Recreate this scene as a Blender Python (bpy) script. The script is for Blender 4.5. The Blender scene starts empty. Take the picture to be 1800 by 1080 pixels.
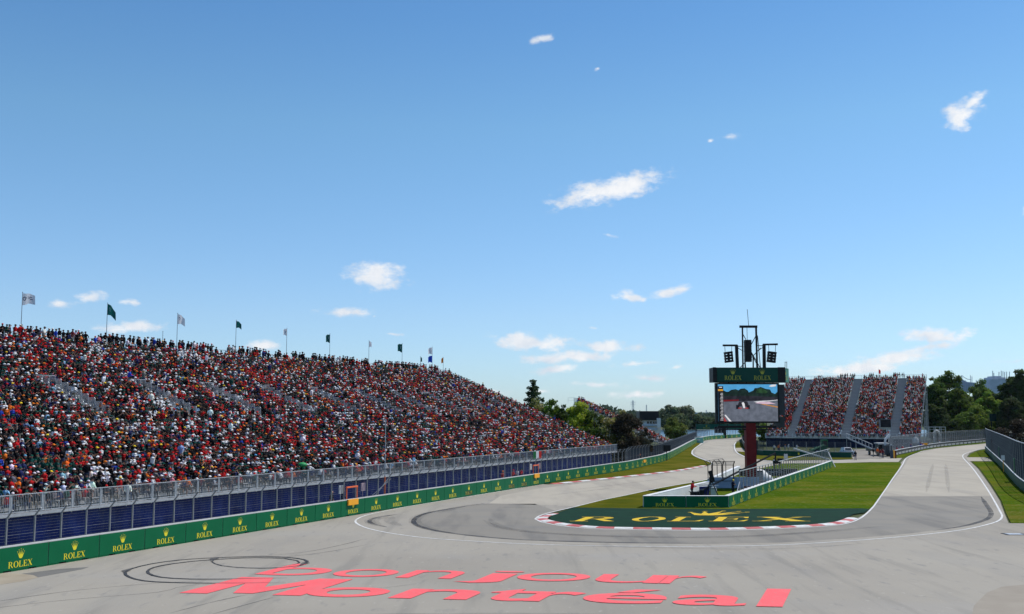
import bpy, math, random
import numpy as np
from mathutils import Vector, Matrix
from mathutils.geometry import tessellate_polygon

random.seed(7); rng = np.random.default_rng(7)
sc = bpy.context.scene
COL = sc.collection

# ---------------------------------------------------------------- camera
F = 1840.0; CH = 8.5; PITCH = math.atan(191/F)
cam_d = bpy.data.cameras.new('camera'); cam = bpy.data.objects.new('camera', cam_d); COL.objects.link(cam)
cam.location = (0, 0, CH); cam.rotation_euler = (math.pi/2+PITCH, 0, 0)
cam_d.sensor_width = 36; cam_d.lens = F/1800*36; cam_d.clip_start = 0.5; cam_d.clip_end = 20000
sc.camera = cam
sc.render.resolution_x = 1024; sc.render.resolution_y = 614

# ---------------------------------------------------------------- light
SUN_EL = 57.0; SUN_AZ = 62.0          # azimuth from +Y (view direction) towards +X
sun_d = bpy.data.lights.new('sun', 'SUN'); sun = bpy.data.objects.new('sun', sun_d); COL.objects.link(sun)
sun_d.energy = 4.2; sun_d.angle = math.radians(0.53); sun_d.color = (1.0, 0.955, 0.89)
ce = math.cos(math.radians(SUN_EL))
sdir = Vector((ce*math.sin(math.radians(SUN_AZ)), ce*math.cos(math.radians(SUN_AZ)), math.sin(math.radians(SUN_EL))))
sun.rotation_euler = sdir.to_track_quat('Z', 'Y').to_euler()
sc.view_settings.view_transform = 'Standard'; sc.view_settings.look = 'None'
sc.view_settings.exposure = 0.0; sc.view_settings.gamma = 1.0
sc.cycles.max_bounces = 5; sc.cycles.diffuse_bounces = 2; sc.cycles.transparent_max_bounces = 12

world = bpy.data.worlds.new('World'); sc.world = world; world.use_nodes = True
nt = world.node_tree; nt.nodes.clear()
def N(tree, t, **kw):
    n = tree.nodes.new(t)
    for k, v in kw.items(): setattr(n, k, v)
    return n
L = nt.links.new
out = N(nt, 'ShaderNodeOutputWorld'); bg = N(nt, 'ShaderNodeBackground')
sky = N(nt, 'ShaderNodeTexSky', sky_type='NISHITA', sun_disc=False)
sky.sun_elevation = math.radians(SUN_EL); sky.sun_rotation = math.radians(SUN_AZ)
sky.altitude = 0; sky.air_density = 1.0; sky.dust_density = 0.35; sky.ozone_density = 2.2
SKY_STRENGTH = 0.14
bg.inputs['Strength'].default_value = SKY_STRENGTH
# clouds: soft ellipses in azimuth / elevation, broken up by noise
geo = N(nt, 'ShaderNodeTexCoord'); sep = N(nt, 'ShaderNodeSeparateXYZ'); L(geo.outputs['Generated'], sep.inputs[0])
def M(op, a, b=None, c=None):
    n = N(nt, 'ShaderNodeMath', operation=op)
    for i, v in enumerate((a, b, c)):
        if v is None: continue
        if isinstance(v, (int, float)): n.inputs[i].default_value = v
        else: L(v, n.inputs[i])
    return n.outputs[0]
az = M('ARCTAN2', sep.outputs[0], sep.outputs[1]); el = M('ARCSINE', sep.outputs[2])
azel = N(nt, 'ShaderNodeCombineXYZ'); L(az, azel.inputs[0]); L(el, azel.inputs[1])
stretch = N(nt, 'ShaderNodeMapping'); stretch.inputs['Scale'].default_value = (1, 1.7, 1); L(azel.outputs[0], stretch.inputs[0])
nz = N(nt, 'ShaderNodeTexNoise'); nz.inputs['Scale'].default_value = 60; nz.inputs['Detail'].default_value = 6; nz.inputs['Roughness'].default_value = 0.62
L(stretch.outputs[0], nz.inputs['Vector'])
nw = N(nt, 'ShaderNodeTexNoise'); nw.inputs['Scale'].default_value = 22; nw.inputs['Detail'].default_value = 3; L(azel.outputs[0], nw.inputs['Vector'])
wsub = N(nt, 'ShaderNodeVectorMath', operation='SUBTRACT'); L(nw.outputs['Color'], wsub.inputs[0]); wsub.inputs[1].default_value = (.5, .5, .5)
wmul = N(nt, 'ShaderNodeVectorMath', operation='MULTIPLY'); L(wsub.outputs[0], wmul.inputs[0]); wmul.inputs[1].default_value = (.03, .012, 0)
wadd = N(nt, 'ShaderNodeVectorMath', operation='ADD'); L(azel.outputs[0], wadd.inputs[0]); L(wmul.outputs[0], wadd.inputs[1])

def ray(px, py):
    x = (px-900)/F; u = (540-py)/F
    return Vector((x, math.cos(PITCH)-u*math.sin(PITCH), math.sin(PITCH)+u*math.cos(PITCH)))
def G(px, py, z=0.0):
    d = ray(px, py); t = (z-CH)/d.z; return Vector((0, 0, CH))+d*t
def WY(px, py, Y):
    d = ray(px, py); return Vector((0, 0, CH))+d*(Y/d.y)
def proj(P):
    v = Vector(P)-Vector((0, 0, CH)); c = v.y*math.cos(PITCH)+v.z*math.sin(PITCH); u = -v.y*math.sin(PITCH)+v.z*math.cos(PITCH)
    return 900+F*v.x/c, 540-F*u/c

CLOUDS = [  # px, py, half width, half height, tilt deg, weight
 (1068,333,88,19,11,1.0),(1110,325,45,17,12,1.0),(658,486,44,19,3,1.0),(610,548,40,8,2,.9),(955,69,20,9,15,.75),
 (1693,200,28,24,38,.85),(1706,180,28,11,35,.7),(1292,240,22,8,-5,.55),(1045,122,11,6,10,.45),(1255,248,9,5,0,.4),
 (1104,524,32,10,-8,.85),(1176,516,32,8,14,.95),(1130,532,14,8,0,.6),(930,601,60,13,-4,1.0),(995,629,78,10,4,.95),
 (1065,609,46,10,-3,1.0),(974,652,40,9,8,.75),(238,575,52,9,3,.95),(163,524,26,9,14,.8),(110,536,25,8,3,.8),
 (228,530,20,8,-12,.6),(465,605,26,9,0,.9),(1520,645,85,11,6,.9),(1570,630,60,13,4,.95),(1650,589,50,11,2,1.0),
 (1640,610,60,7,8,.8),(1141,664,38,7,-3,.65),(1050,677,55,7,0,.6),(1120,692,60,8,3,.7),(1070,412,13,6,0,.5),
 (1799,371,8,9,0,.9),(700,589,36,5,-4,.45),(1120,641,50,6,2,.6),(660,553,9,5,10,.5),(1040,574,22,5,0,.45),
 (1770,636,30,7,0,.5),(1450,655,50,7,0,.6),(870,690,45,8,3,.5),(1290,690,0.1,.1,0,0),(950,685,40,6,0,.5),(1190,648,28,6,10,.5)]
acc = None
for (px, py, hw, hh, tilt, w) in CLOUDS:
    if w <= 0: continue
    r = ray(px, py).normalized(); a0 = math.atan2(r.x, r.y); e0 = math.asin(r.z)
    mp = N(nt, 'ShaderNodeMapping', vector_type='TEXTURE'); L(wadd.outputs[0], mp.inputs[0])
    mp.inputs['Location'].default_value = (a0, e0, 0); mp.inputs['Rotation'].default_value = (0, 0, math.radians(tilt))
    mp.inputs['Scale'].default_value = (hw/F*1.35, hh/F*1.4, 1)
    ln = N(nt, 'ShaderNodeVectorMath', operation='LENGTH'); L(mp.outputs[0], ln.inputs[0])
    v = M('ADD', ln.outputs['Value'], (1-w)*0.95)
    acc = v if acc is None else M('SMOOTH_MIN', acc, v, 0.15)
core = M('SUBTRACT', 1.0, acc)
dens = M('ADD', core, M('MULTIPLY', M('SUBTRACT', nz.outputs['Fac'], 0.48), 1.9))
mr = N(nt, 'ShaderNodeMapRange', interpolation_type='SMOOTHSTEP'); L(dens, mr.inputs['Value'])
mr.inputs['From Min'].default_value = 0.0; mr.inputs['From Max'].default_value = 0.8
edge = N(nt, 'ShaderNodeMapRange', interpolation_type='SMOOTHSTEP'); L(core, edge.inputs['Value'])
edge.inputs['From Min'].default_value = -0.5; edge.inputs['From Max'].default_value = 0.1
cfac = M('MULTIPLY', M('MULTIPLY', mr.outputs[0], edge.outputs[0]), 0.96)
tint = N(nt, 'ShaderNodeMix', data_type='RGBA'); tint.blend_type = 'MULTIPLY'; tint.inputs[0].default_value = 1.0
L(sky.outputs[0], tint.inputs[6])
hr = N(nt, 'ShaderNodeValToRGB'); L(el, hr.inputs[0]); hr.color_ramp.interpolation = 'LINEAR'    # clean summer air: take the warm band off the horizon
hr.color_ramp.elements[0].position = 0.0; hr.color_ramp.elements[0].color = (.60,.80,1.12,1)
hr.color_ramp.elements[1].position = .9; hr.color_ramp.elements[1].color = (.62,.8,.95,1)
for p_, c_e in ((.093,(.67,.82,1.02)),(.273,(.63,.88,.97)),(.374,(.51,.8,.97)),(.5,(.46,.74,.94))): e_ = hr.color_ramp.elements.new(p_); e_.color = (*c_e,1)
L(hr.outputs[0], tint.inputs[7])
cmix = N(nt, 'ShaderNodeMix', data_type='RGBA'); L(cfac, cmix.inputs[0]); L(tint.outputs[2], cmix.inputs[6])
shd = N(nt, 'ShaderNodeMix', data_type='RGBA'); nz2 = N(nt, 'ShaderNodeTexNoise'); nz2.inputs['Scale'].default_value = 35; nz2.inputs['Detail'].default_value = 4; L(azel.outputs[0], nz2.inputs['Vector'])
smr = N(nt, 'ShaderNodeMapRange'); L(nz2.outputs['Fac'], smr.inputs['Value']); smr.inputs['From Min'].default_value = .35; smr.inputs['From Max'].default_value = .65; L(smr.outputs[0], shd.inputs[0])
shd.inputs[6].default_value = (0.70/SKY_STRENGTH, 0.76/SKY_STRENGTH, 0.85/SKY_STRENGTH, 1); shd.inputs[7].default_value = (0.97/SKY_STRENGTH, 0.975/SKY_STRENGTH, 0.985/SKY_STRENGTH, 1); L(shd.outputs[2], cmix.inputs[7])
L(cmix.outputs[2], bg.inputs['Color']); L(bg.outputs[0], out.inputs[0])

# ---------------------------------------------------------------- helpers
def material(name, col, rough=0.7, metal=0.0, spec=0.3, emit=None, estr=1.0):
    m = bpy.data.materials.new(name); m.use_nodes = True
    b = m.node_tree.nodes['Principled BSDF']
    b.inputs['Base Color'].default_value = (*col, 1); b.inputs['Roughness'].default_value = rough
    b.inputs['Metallic'].default_value = metal; b.inputs['Specular IOR Level'].default_value = spec
    if emit: b.inputs['Emission Color'].default_value = (*emit, 1); b.inputs['Emission Strength'].default_value = estr
    return m
def noisy(name, stops, scale=1.0, detail=6, rough=0.85, bump=0.0, bscale=None, stretch=(1,1,1), spec=0.2, metal=0.0, layers=(), obj=False):
    """base colour from a noise ramp, plus extra darkening / tinting noise layers: (scale, lo, hi, colour, amount, stretch)"""
    m = bpy.data.materials.new(name); m.use_nodes = True; t = m.node_tree; b = t.nodes['Principled BSDF']
    b.inputs['Roughness'].default_value = rough; b.inputs['Specular IOR Level'].default_value = spec; b.inputs['Metallic'].default_value = metal
    tc = N(t, 'ShaderNodeTexCoord'); mp = N(t, 'ShaderNodeMapping'); t.links.new(tc.outputs['Object'], mp.inputs[0]); mp.inputs['Scale'].default_value = stretch
    n = N(t, 'ShaderNodeTexNoise'); n.inputs['Scale'].default_value = scale; n.inputs['Detail'].default_value = detail; n.inputs['Roughness'].default_value = .6
    t.links.new(mp.outputs[0], n.inputs['Vector'])
    r = N(t, 'ShaderNodeValToRGB'); t.links.new(n.outputs['Fac'], r.inputs[0])
    r.color_ramp.elements[0].position = stops[0][0]; r.color_ramp.elements[0].color = (*stops[0][1], 1)
    r.color_ramp.elements[1].position = stops[-1][0]; r.color_ramp.elements[1].color = (*stops[-1][1], 1)
    for p, c in stops[1:-1]:
        e = r.color_ramp.elements.new(p); e.color = (*c, 1)
    cur = r.outputs[0]
    for (s, lo, hi, c, amt, st) in layers:
        m2 = N(t, 'ShaderNodeMapping'); t.links.new(tc.outputs['Object'], m2.inputs[0]); m2.inputs['Scale'].default_value = st
        n2 = N(t, 'ShaderNodeTexNoise'); n2.inputs['Scale'].default_value = s; n2.inputs['Detail'].default_value = 5; t.links.new(m2.outputs[0], n2.inputs['Vector'])
        rr = N(t, 'ShaderNodeMapRange'); rr.inputs['From Min'].default_value = lo; rr.inputs['From Max'].default_value = hi; rr.inputs['To Max'].default_value = amt
        t.links.new(n2.outputs['Fac'], rr.inputs['Value'])
        mx = N(t, 'ShaderNodeMix', data_type='RGBA'); t.links.new(rr.outputs[0], mx.inputs[0]); t.links.new(cur, mx.inputs[6]); mx.inputs[7].default_value = (*c, 1)
        cur = mx.outputs[2]
    t.links.new(cur, b.inputs['Base Color'])
    if bump:
        n3 = N(t, 'ShaderNodeTexNoise'); n3.inputs['Scale'].default_value = bscale or scale*8; n3.inputs['Detail'].default_value = 4
        t.links.new(tc.outputs['Object'], n3.inputs['Vector'])
        bp = N(t, 'ShaderNodeBump'); bp.inputs['Strength'].default_value = bump; bp.inputs['Distance'].default_value = 0.05
        t.links.new(n3.outputs['Fac'], bp.inputs['Height']); t.links.new(bp.outputs[0], b.inputs['Normal'])
    return m
def attr_material(name, rough=0.8, trans=0.0, spec=0.2):
    m = bpy.data.materials.new(name); m.use_nodes = True; t = m.node_tree; b = t.nodes['Principled BSDF']
    a = N(t, 'ShaderNodeAttribute'); a.attribute_name = 'col'; t.links.new(a.outputs['Color'], b.inputs['Base Color'])
    b.inputs['Roughness'].default_value = rough; b.inputs['Specular IOR Level'].default_value = spec
    if trans:
        tr = N(t, 'ShaderNodeBsdfTranslucent'); t.links.new(a.outputs['Color'], tr.inputs[0])
        mx = N(t, 'ShaderNodeMixShader'); mx.inputs[0].default_value = trans
        t.links.new(b.outputs[0], mx.inputs[1]); t.links.new(tr.outputs[0], mx.inputs[2]); t.links.new(mx.outputs[0], t.nodes['Material Output'].inputs[0])
    return m

def tag(o, label=None, cat=None, group=None, kind=None):
    if label: o['label'] = label
    if cat: o['category'] = cat
    if group: o['group'] = group
    if kind: o['kind'] = kind
    return o
def empty(name, loc, label=None, cat=None, group=None):
    o = bpy.data.objects.new(name, None); o.empty_display_size = 0.3; COL.objects.link(o); o.location = loc
    return tag(o, label, cat, group)

class MB:
    def __init__(s): s.v = []; s.f = []; s.mi = []
    def add(s, vs, fs, mi=0):
        k = len(s.v); s.v += [tuple(v) for v in vs]
        for f in fs: s.f.append(tuple(i+k for i in f)); s.mi.append(mi)
    def box(s, c, size, ax=None, mi=0):
        """box centred at c with full sizes; ax = (u, v, w) axes"""
        c = Vector(c); u, v, w = ax if ax else (Vector((1,0,0)), Vector((0,1,0)), Vector((0,0,1)))
        a, b, d = size[0]/2, size[1]/2, size[2]/2
        P = [c+u*(i*a)+v*(j*b)+w*(k*d) for k in (-1,1) for j in (-1,1) for i in (-1,1)]
        s.add(P, [(0,2,3,1),(4,5,7,6),(0,1,5,4),(2,6,7,3),(0,4,6,2),(1,3,7,5)], mi)
    def beam(s, a, b, w, h=None, mi=0, up=(0,0,1)):
        a = Vector(a); b = Vector(b); d = (b-a)
        if d.length < 1e-6: return
        l = d.length; d.normalize(); upv = Vector(up)
        if abs(d.dot(upv)) > .98: upv = Vector((0,1,0))
        r = d.cross(upv).normalized(); q = r.cross(d).normalized()
        s.box((a+b)/2, (l, w, h or w), (d, r, q), mi)
    def tube(s, a, b, r1, r2=None, n=8, mi=0, caps=True):
        a = Vector(a); b = Vector(b); d = (b-a).normalized(); r2 = r1 if r2 is None else r2
        t = Vector((0,0,1)) if abs(d.z) < .95 else Vector((1,0,0))
        u = d.cross(t).normalized(); w = d.cross(u)
        P = []
        for c, r in ((a, r1), (b, r2)):
            for i in range(n):
                q = 2*math.pi*i/n; P.append(c+u*(math.cos(q)*r)+w*(math.sin(q)*r))
        fs = [(i, (i+1) % n, n+(i+1) % n, n+i) for i in range(n)]
        if caps: fs += [tuple(range(n-1, -1, -1)), tuple(range(n, 2*n))]
        s.add(P, fs, mi)
    def ball(s, c, r, n=10, m=7, mi=0):
        c = Vector(c); R = r if isinstance(r, (tuple, list)) else (r, r, r); P = [c+Vector((0,0,-R[2]))]
        for j in range(1, m):
            t = math.pi*j/m-math.pi/2
            for i in range(n):
                q = 2*math.pi*i/n; P.append(c+Vector((math.cos(t)*math.cos(q)*R[0], math.cos(t)*math.sin(q)*R[1], math.sin(t)*R[2])))
        P.append(c+Vector((0,0,R[2]))); fs = []
        for i in range(n): fs.append((0, 1+(i+1) % n, 1+i))
        for j in range(m-2):
            for i in range(n): fs.append((1+j*n+i, 1+j*n+(i+1) % n, 1+(j+1)*n+(i+1) % n, 1+(j+1)*n+i))
        e = len(P)-1; b = 1+(m-2)*n
        for i in range(n): fs.append((b+i, b+(i+1) % n, e))
        s.add(P, fs, mi)
    def flat(s, poly, mi=0):
        """polygon of 3-D points, possibly concave, triangulated"""
        tris = tessellate_polygon([[Vector(p) for p in poly]])
        fs = []
        for t in tris:
            a, b, c = (Vector(poly[i]) for i in t)
            fs.append(tuple(t))
        s.add(poly, fs, mi)
    def prism(s, poly, d, mi=0):
        """extrude the 3-D polygon by vector d"""
        n = len(poly); d = Vector(d); P = [Vector(p) for p in poly]; Q = [p+d for p in P]
        tris = tessellate_polygon([P]); fs = [tuple(t) for t in tris]+[tuple(i+n for i in reversed(t)) for t in tris]
        fs += [(i, (i+1) % n, n+(i+1) % n, n+i) for i in range(n)]
        s.add(P+Q, fs, mi)
    def build(s, name, mats, parent=None, origin=None, up=False, smooth=False):
        me = bpy.data.meshes.new(name)
        o0 = Vector(origin) if origin is not None else Vector((0,0,0))
        me.from_pydata([tuple(Vector(v)-o0) for v in s.v], [], s.f)
        if not isinstance(mats, (list, tuple)): mats = [mats]
        for m in mats: me.materials.append(m)
        me.polygons.foreach_set('material_index', s.mi)
        if up:                                     # flat sheets face upwards
            import bmesh
            bm = bmesh.new(); bm.from_mesh(me)
            for f in bm.faces:
                if f.normal.z < 0: f.normal_flip()
            bm.to_mesh(me); bm.free()
        if smooth: me.polygons.foreach_set('use_smooth', [True]*len(me.polygons))
        me.update()
        o = bpy.data.objects.new(name, me); COL.objects.link(o)
        if parent is not None:
            o.parent = parent
            w = Vector((0,0,0)); p = parent
            while p is not None: w = w+p.location; p = p.parent
            o.location = o0-w
        elif origin is not None: o.location = o0
        return o

def smooth_path(pts, step=1.0, closed=False):
    P = [Vector(p) for p in pts]; n = len(P); outp = []
    rngi = range(n if closed else n-1)
    for i in rngi:
        p0 = P[(i-1) % n] if (closed or i > 0) else P[0]*2-P[1]; p1 = P[i]; p2 = P[(i+1) % n]
        p3 = P[(i+2) % n] if (closed or i+2 < n) else P[-1]*2-P[-2]
        d = (p2-p1).length; k = max(1, int(d/step))
        # centripetal-ish
        for j in range(k):
            t = j/k
            a = 2*p1; b = (p2-p0); c = 2*p0-5*p1+4*p2-p3; e = -p0+3*p1-3*p2+p3
            outp.append((a+b*t+c*t*t+e*t*t*t)*.5)
    if not closed: outp.append(P[-1])
    return outp
def arclen(pts):
    s = [0]
    for a, b in zip(pts, pts[1:]): s.append(s[-1]+(b-a).length)
    return s
def resample(pts, step):
    s = arclen(pts); n = max(1, int(round(s[-1]/step))); outp = []; j = 0
    for i in range(n+1):
        t = s[-1]*i/n
        while j < len(s)-2 and s[j+1] < t: j += 1
        k = (t-s[j])/max(1e-9, s[j+1]-s[j]); outp.append(pts[j].lerp(pts[j+1], k))
    return outp
def normals2d(pts):
    outp = []
    for i in range(len(pts)):
        a = pts[max(0, i-1)]; b = pts[min(len(pts)-1, i+1)]; d = (b-a); d.z = 0; d.normalize(); outp.append(Vector((d.y, -d.x, 0)))  # right-hand side
    return outp
def ribbon(mb, pts, w, z, mi=0, wf=None):
    nn = normals2d(pts); 
    for i in range(len(pts)-1):
        wa = w*(wf(i/(len(pts)-1)) if wf else 1)/2; wb = w*(wf((i+1)/(len(pts)-1)) if wf else 1)/2
        a, b = pts[i], pts[i+1]
        q = [a+nn[i]*wa, a-nn[i]*wa, b-nn[i+1]*wb, b+nn[i+1]*wb]
        mb.add([(p.x, p.y, z) for p in q], [(0,1,2,3)], mi)
def sheet(name, pxs, z, mat, smooth=None, kind='structure', label=None, cat=None):
    pts = [G(*p) for p in pxs]
    if smooth: pts = smooth_path(pts, smooth, closed=True)
    mb = MB(); mb.flat([(p.x, p.y, z) for p in pts]); o = mb.build(name, mat, up=True)
    return tag(o, label, cat, kind=kind)
ONES = 'first second third fourth fifth sixth seventh eighth ninth tenth eleventh twelfth thirteenth fourteenth fifteenth sixteenth seventeenth eighteenth nineteenth'.split()
TENS = {2:'twent',3:'thirt',4:'fort',5:'fift',6:'sixt',7:'sevent',8:'eight',9:'ninet'}
def ordinal(n):
    if n < 20: return ONES[n-1]
    if n >= 100: return 'hundred-and-'+ordinal(n-100) if n > 100 else 'hundredth'
    t, u = divmod(n, 10)
    return TENS[t]+('ieth' if u == 0 else 'y-'+ONES[u-1])

# ---------------------------------------------------------------- materials
ASPH = noisy('asphalt', [(.3,(.27,.237,.185)),(.5,(.311,.276,.216)),(.72,(.348,.312,.245))], .05, 8, .82, .12, 12, layers=[
    (.35,.52,.8,(.17,.168,.163),.45,(1,.25,1)), (.12,.55,.75,(.29,.275,.25),.6,(.3,1,1)), (9,.35,.75,(.3,.295,.28),.35,(1,1,1)), (1.6,.6,.72,(.15,.148,.145),.5,(1,.3,1)), (.9,.55,.7,(.2,.185,.155),.6,(1,.08,1)), (30,.4,.7,(.38,.35,.3),.4,(1,1,1)), (.03,.5,.62,(.24,.215,.175),.5,(1,1,1)), (3,.64,.7,(.4,.37,.31),.5,(1,.5,1))])
ASPH_D = noisy('asphalt_dark', [(.3,(.21,.186,.146)),(.7,(.252,.226,.178))], .07, 8, .78, .12, 12, layers=[
    (.3,.5,.75,(.135,.134,.133),.5,(.4,1,1)), (9,.35,.75,(.24,.235,.225),.35,(1,1,1)), (.5,.5,.68,(.12,.112,.1),.6,(1,.15,1)), (25,.45,.7,(.3,.28,.24),.4,(1,1,1))])
ASPH_P = noisy('asphalt_pale', [(.3,(.338,.3,.236)),(.7,(.415,.372,.294))], .06, 8, .85, .1, 12, layers=[(.4,.5,.8,(.2,.195,.185),.35,(1,.3,1)), (.35,.52,.7,(.24,.215,.18),.6,(1,.12,1)), (20,.45,.7,(.45,.41,.34),.4,(1,1,1))])
SKID = noisy('rubber', [(.3,(.03,.03,.031)),(.7,(.08,.078,.076))], .8, 5, .7)
def skid_soft(name, alpha):
    m = noisy(name, [(.3,(.05,.05,.051)),(.7,(.1,.098,.096))], .8, 5, .7); t = m.node_tree; b = t.nodes['Principled BSDF']
    tc = N(t, 'ShaderNodeTexCoord'); n = N(t, 'ShaderNodeTexNoise'); n.inputs['Scale'].default_value = .5; n.inputs['Detail'].default_value = 6; t.links.new(tc.outputs['Object'], n.inputs['Vector'])
    r = N(t, 'ShaderNodeMapRange'); r.inputs['From Min'].default_value = .3; r.inputs['From Max'].default_value = .7; r.inputs['To Min'].default_value = alpha*.5; r.inputs['To Max'].default_value = alpha*1.6
    r.clamp = True; t.links.new(n.outputs['Fac'], r.inputs['Value']); t.links.new(r.outputs[0], b.inputs['Alpha'])
    return m
SKID_S = skid_soft('rubber_worn', .45); SKID_F = skid_soft('rubber_faint', .1)
WHITE = noisy('white_line_paint', [(.35,(.5,.49,.45)),(.6,(.72,.71,.67))], 2, 5, .6)
def worn(name, c):
    return noisy(name, [(.3,tuple(x*.9 for x in c)),(.7,c)], .6, 6, .7, layers=[(5,.58,.74,(.5,.3,.27),.35,(1,1,1)), (.7,.5,.7,(.7,.2,.19),.35,(1,.3,1)), (22,.52,.68,(.45,.27,.24),.3,(1,1,1))])
PINK = worn('coral_paint', (.9,.125,.13))
KRED = noisy('kerb_red', [(.35,(.42,.08,.08)),(.65,(.55,.16,.14))], 2, 5, .6)
GREENP = noisy('green_turf_paint', [(.3,(.001,.02,.009)),(.7,(.003,.036,.015))], .8, 8, 1.0, .3, 20)
YELP = noisy('yellow_turf_paint', [(.3,(.55,.35,.02)),(.7,(.72,.5,.03))], 1.2, 8, .9, .3, 20)
GRASS = noisy('grass_lawn', [(.36,(.045,.09,.005)),(.5,(.07,.108,.007)),(.64,(.115,.125,.013))], .12, 9, 1.0, .5, 6, spec=0.0, layers=[
    (.16,.5,.68,(.14,.115,.025),.65,(.35,1,1)), (.5,.5,.7,(.035,.08,.005),.6,(.5,1,1)), (2.5,.5,.8,(.035,.075,.005),.5,(1,1,1)), (5,.6,.7,(.3,.32,.16),.5,(.4,1,1))])
GRASS_B = noisy('grass_dry', [(.36,(.06,.072,.007)),(.5,(.092,.092,.01)),(.64,(.135,.112,.02))], .15, 9, 1.0, .5, 6, spec=0.0, layers=[
    (.5,.5,.75,(.055,.085,.014),.6,(.4,1,1)), (14,.64,.74,(.2,.2,.1),.4,(1,1,1))])
TERR = noisy('terrain', [(.3,(.05,.065,.02)),(.7,(.09,.1,.035))], .05, 8, .95)
GREENW = noisy('green_banner', [(.3,(.002,.115,.042)),(.7,(.003,.135,.05))], .5, 4, .5, spec=.15)
YEL = material('yellow_lettering', (.8,.68,.03), .5)
CONC = noisy('concrete', [(.3,(.32,.32,.31)),(.7,(.45,.45,.43))], 1.5, 6, .8)
WCONC = noisy('white_barrier', [(.3,(.62,.62,.61)),(.7,(.76,.76,.74))], .8, 6, .65, layers=[(3,.6,.8,(.4,.4,.4),.4,(1,1,1))])
GALV = noisy('galvanised_steel', [(.3,(.42,.43,.44)),(.7,(.58,.59,.6))], 6, 4, .45, metal=.35, spec=.5)
GALVD = noisy('dull_steel', [(.3,(.2,.205,.21)),(.7,(.3,.305,.31))], 6, 4, .5, metal=.4, spec=.5)
ALU = noisy('aluminium_plank', [(.3,(.36,.365,.37)),(.7,(.52,.52,.52))], 3, 4, .5, metal=.2, spec=.5)
BLACK = noisy('black_metal', [(.3,(.008,.008,.009)),(.7,(.02,.02,.021))], 3, 4, .5)
WIRE = material('fence_wire', (.42,.425,.43), .5, .4)
WIRED = material('fence_mesh', (.075,.085,.1), .5, .3)
BLUE = noisy('blue_tarpaulin', [(.3,(.002,.011,.12)),(.7,(.005,.024,.24))], .6, 6, .5, .5, 1.4, spec=.4, stretch=(1,1,.35))
BLUE_SHADED = noisy('shaded_blue_tarpaulin', [(.3,(.003,.007,.03)),(.7,(.006,.014,.06))], .6, 6, .6, .5, 1.4, stretch=(1,1,.35))  # darker copy of the blue tarpaulin, shade put into the colour
RED = noisy('dark_red_steel', [(.3,(.14,.006,.008)),(.7,(.2,.01,.012))], 2, 4, .5)
ORANGE = material('orange_plastic', (.95,.4,.02), .5); ORANGE2 = material('orange_frame', (.85,.16,.05), .5)
WATER = noisy('river_water', [(.3,(.03,.07,.1)),(.7,(.06,.11,.14))], .2, 5, .22, .4, 1.5, spec=.5)
BARK = noisy('bark', [(.3,(.05,.038,.028)),(.7,(.1,.08,.06))], 4, 5, .9)
LEAF = attr_material('foliage', .65, .5, .1)

# ================================================================ ground, water, track
mb = MB(); mb.add([(-1500,-300,-.06),(2500,-300,-.06),(2500,436,-.06),(-1500,436,-.06)], [(0,1,2,3)]); tag(mb.build('ground', TERR, up=True), kind='structure')
mb = MB(); mb.add([(-1500,436,-.06),(2500,436,-.06),(2500,640,-.06),(-1500,640,-.06)], [(0,1,2,3)]); tag(mb.build('river', WATER, up=True), kind='structure')
mb = MB(); mb.add([(-3000,640,-.06),(6000,640,-.06),(9000,9000,-.06),(-9000,9000,-.06)], [(0,1,2,3)]); tag(mb.build('far_bank', TERR, up=True), kind='structure')
# bank between the river and the track
# the tarmac, one big sheet: run-off in front, both straights, access road
TARM = [(-500,1500),(2300,1500),(2300,935),(1800,918),(1773,920),(1766,904),(1757,880),(1740,853),(1719,824),(1704,810),(1700,803),(1704,797),(1720,791),(1738,788.4),(1790,783),(1850,779),
        (1850,774),(1733,780),(1680,785),(1646,788.6),(1624,792.4),(1613,796),(1600,801),(1590,807),(1583,814.5),(1578,826.7),(1567,842),(1555,860),(1543,877),(1533,891),(1522,903),(1500,915),(1430,925.5),(1270,931),(1100,930),
        (1007,925),(960,918),(942,912.5),(960,902.6),(976,899),(1020,889),(1060,879),(1100,871),(1160,858),(1212,849),(1242,843.5),(1290,833),(1340,822.5),(1372,815.5),(1366,811),(1331,808.3),(1314,805.6),(1305.6,802),(1296,796.7),(1291.7,790),
        (1290.6,782),(1293,777.8),(1303,772),(1330,770.5),(1330,767.5),(1303,769.2),(1272,771.4),(1250,772.6),(1238,775),(1230,780),(1222,787.8),(1217.5,792.8),(1217,797.8),(1222,802),(1233,807),(1249,812.8),(1252,816),(1245.6,819),(1228,822.4),
        (1205.6,826.3),(1183,829.7),(1150,833.5),(1100,839),(1040,845),(985,851),(962,852),(940,850),(900,856),(880,860),(700,892),(400,938),(0,1005),(-500,1085)]
sheet('race_track', TARM, 0.0, ASPH)
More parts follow.
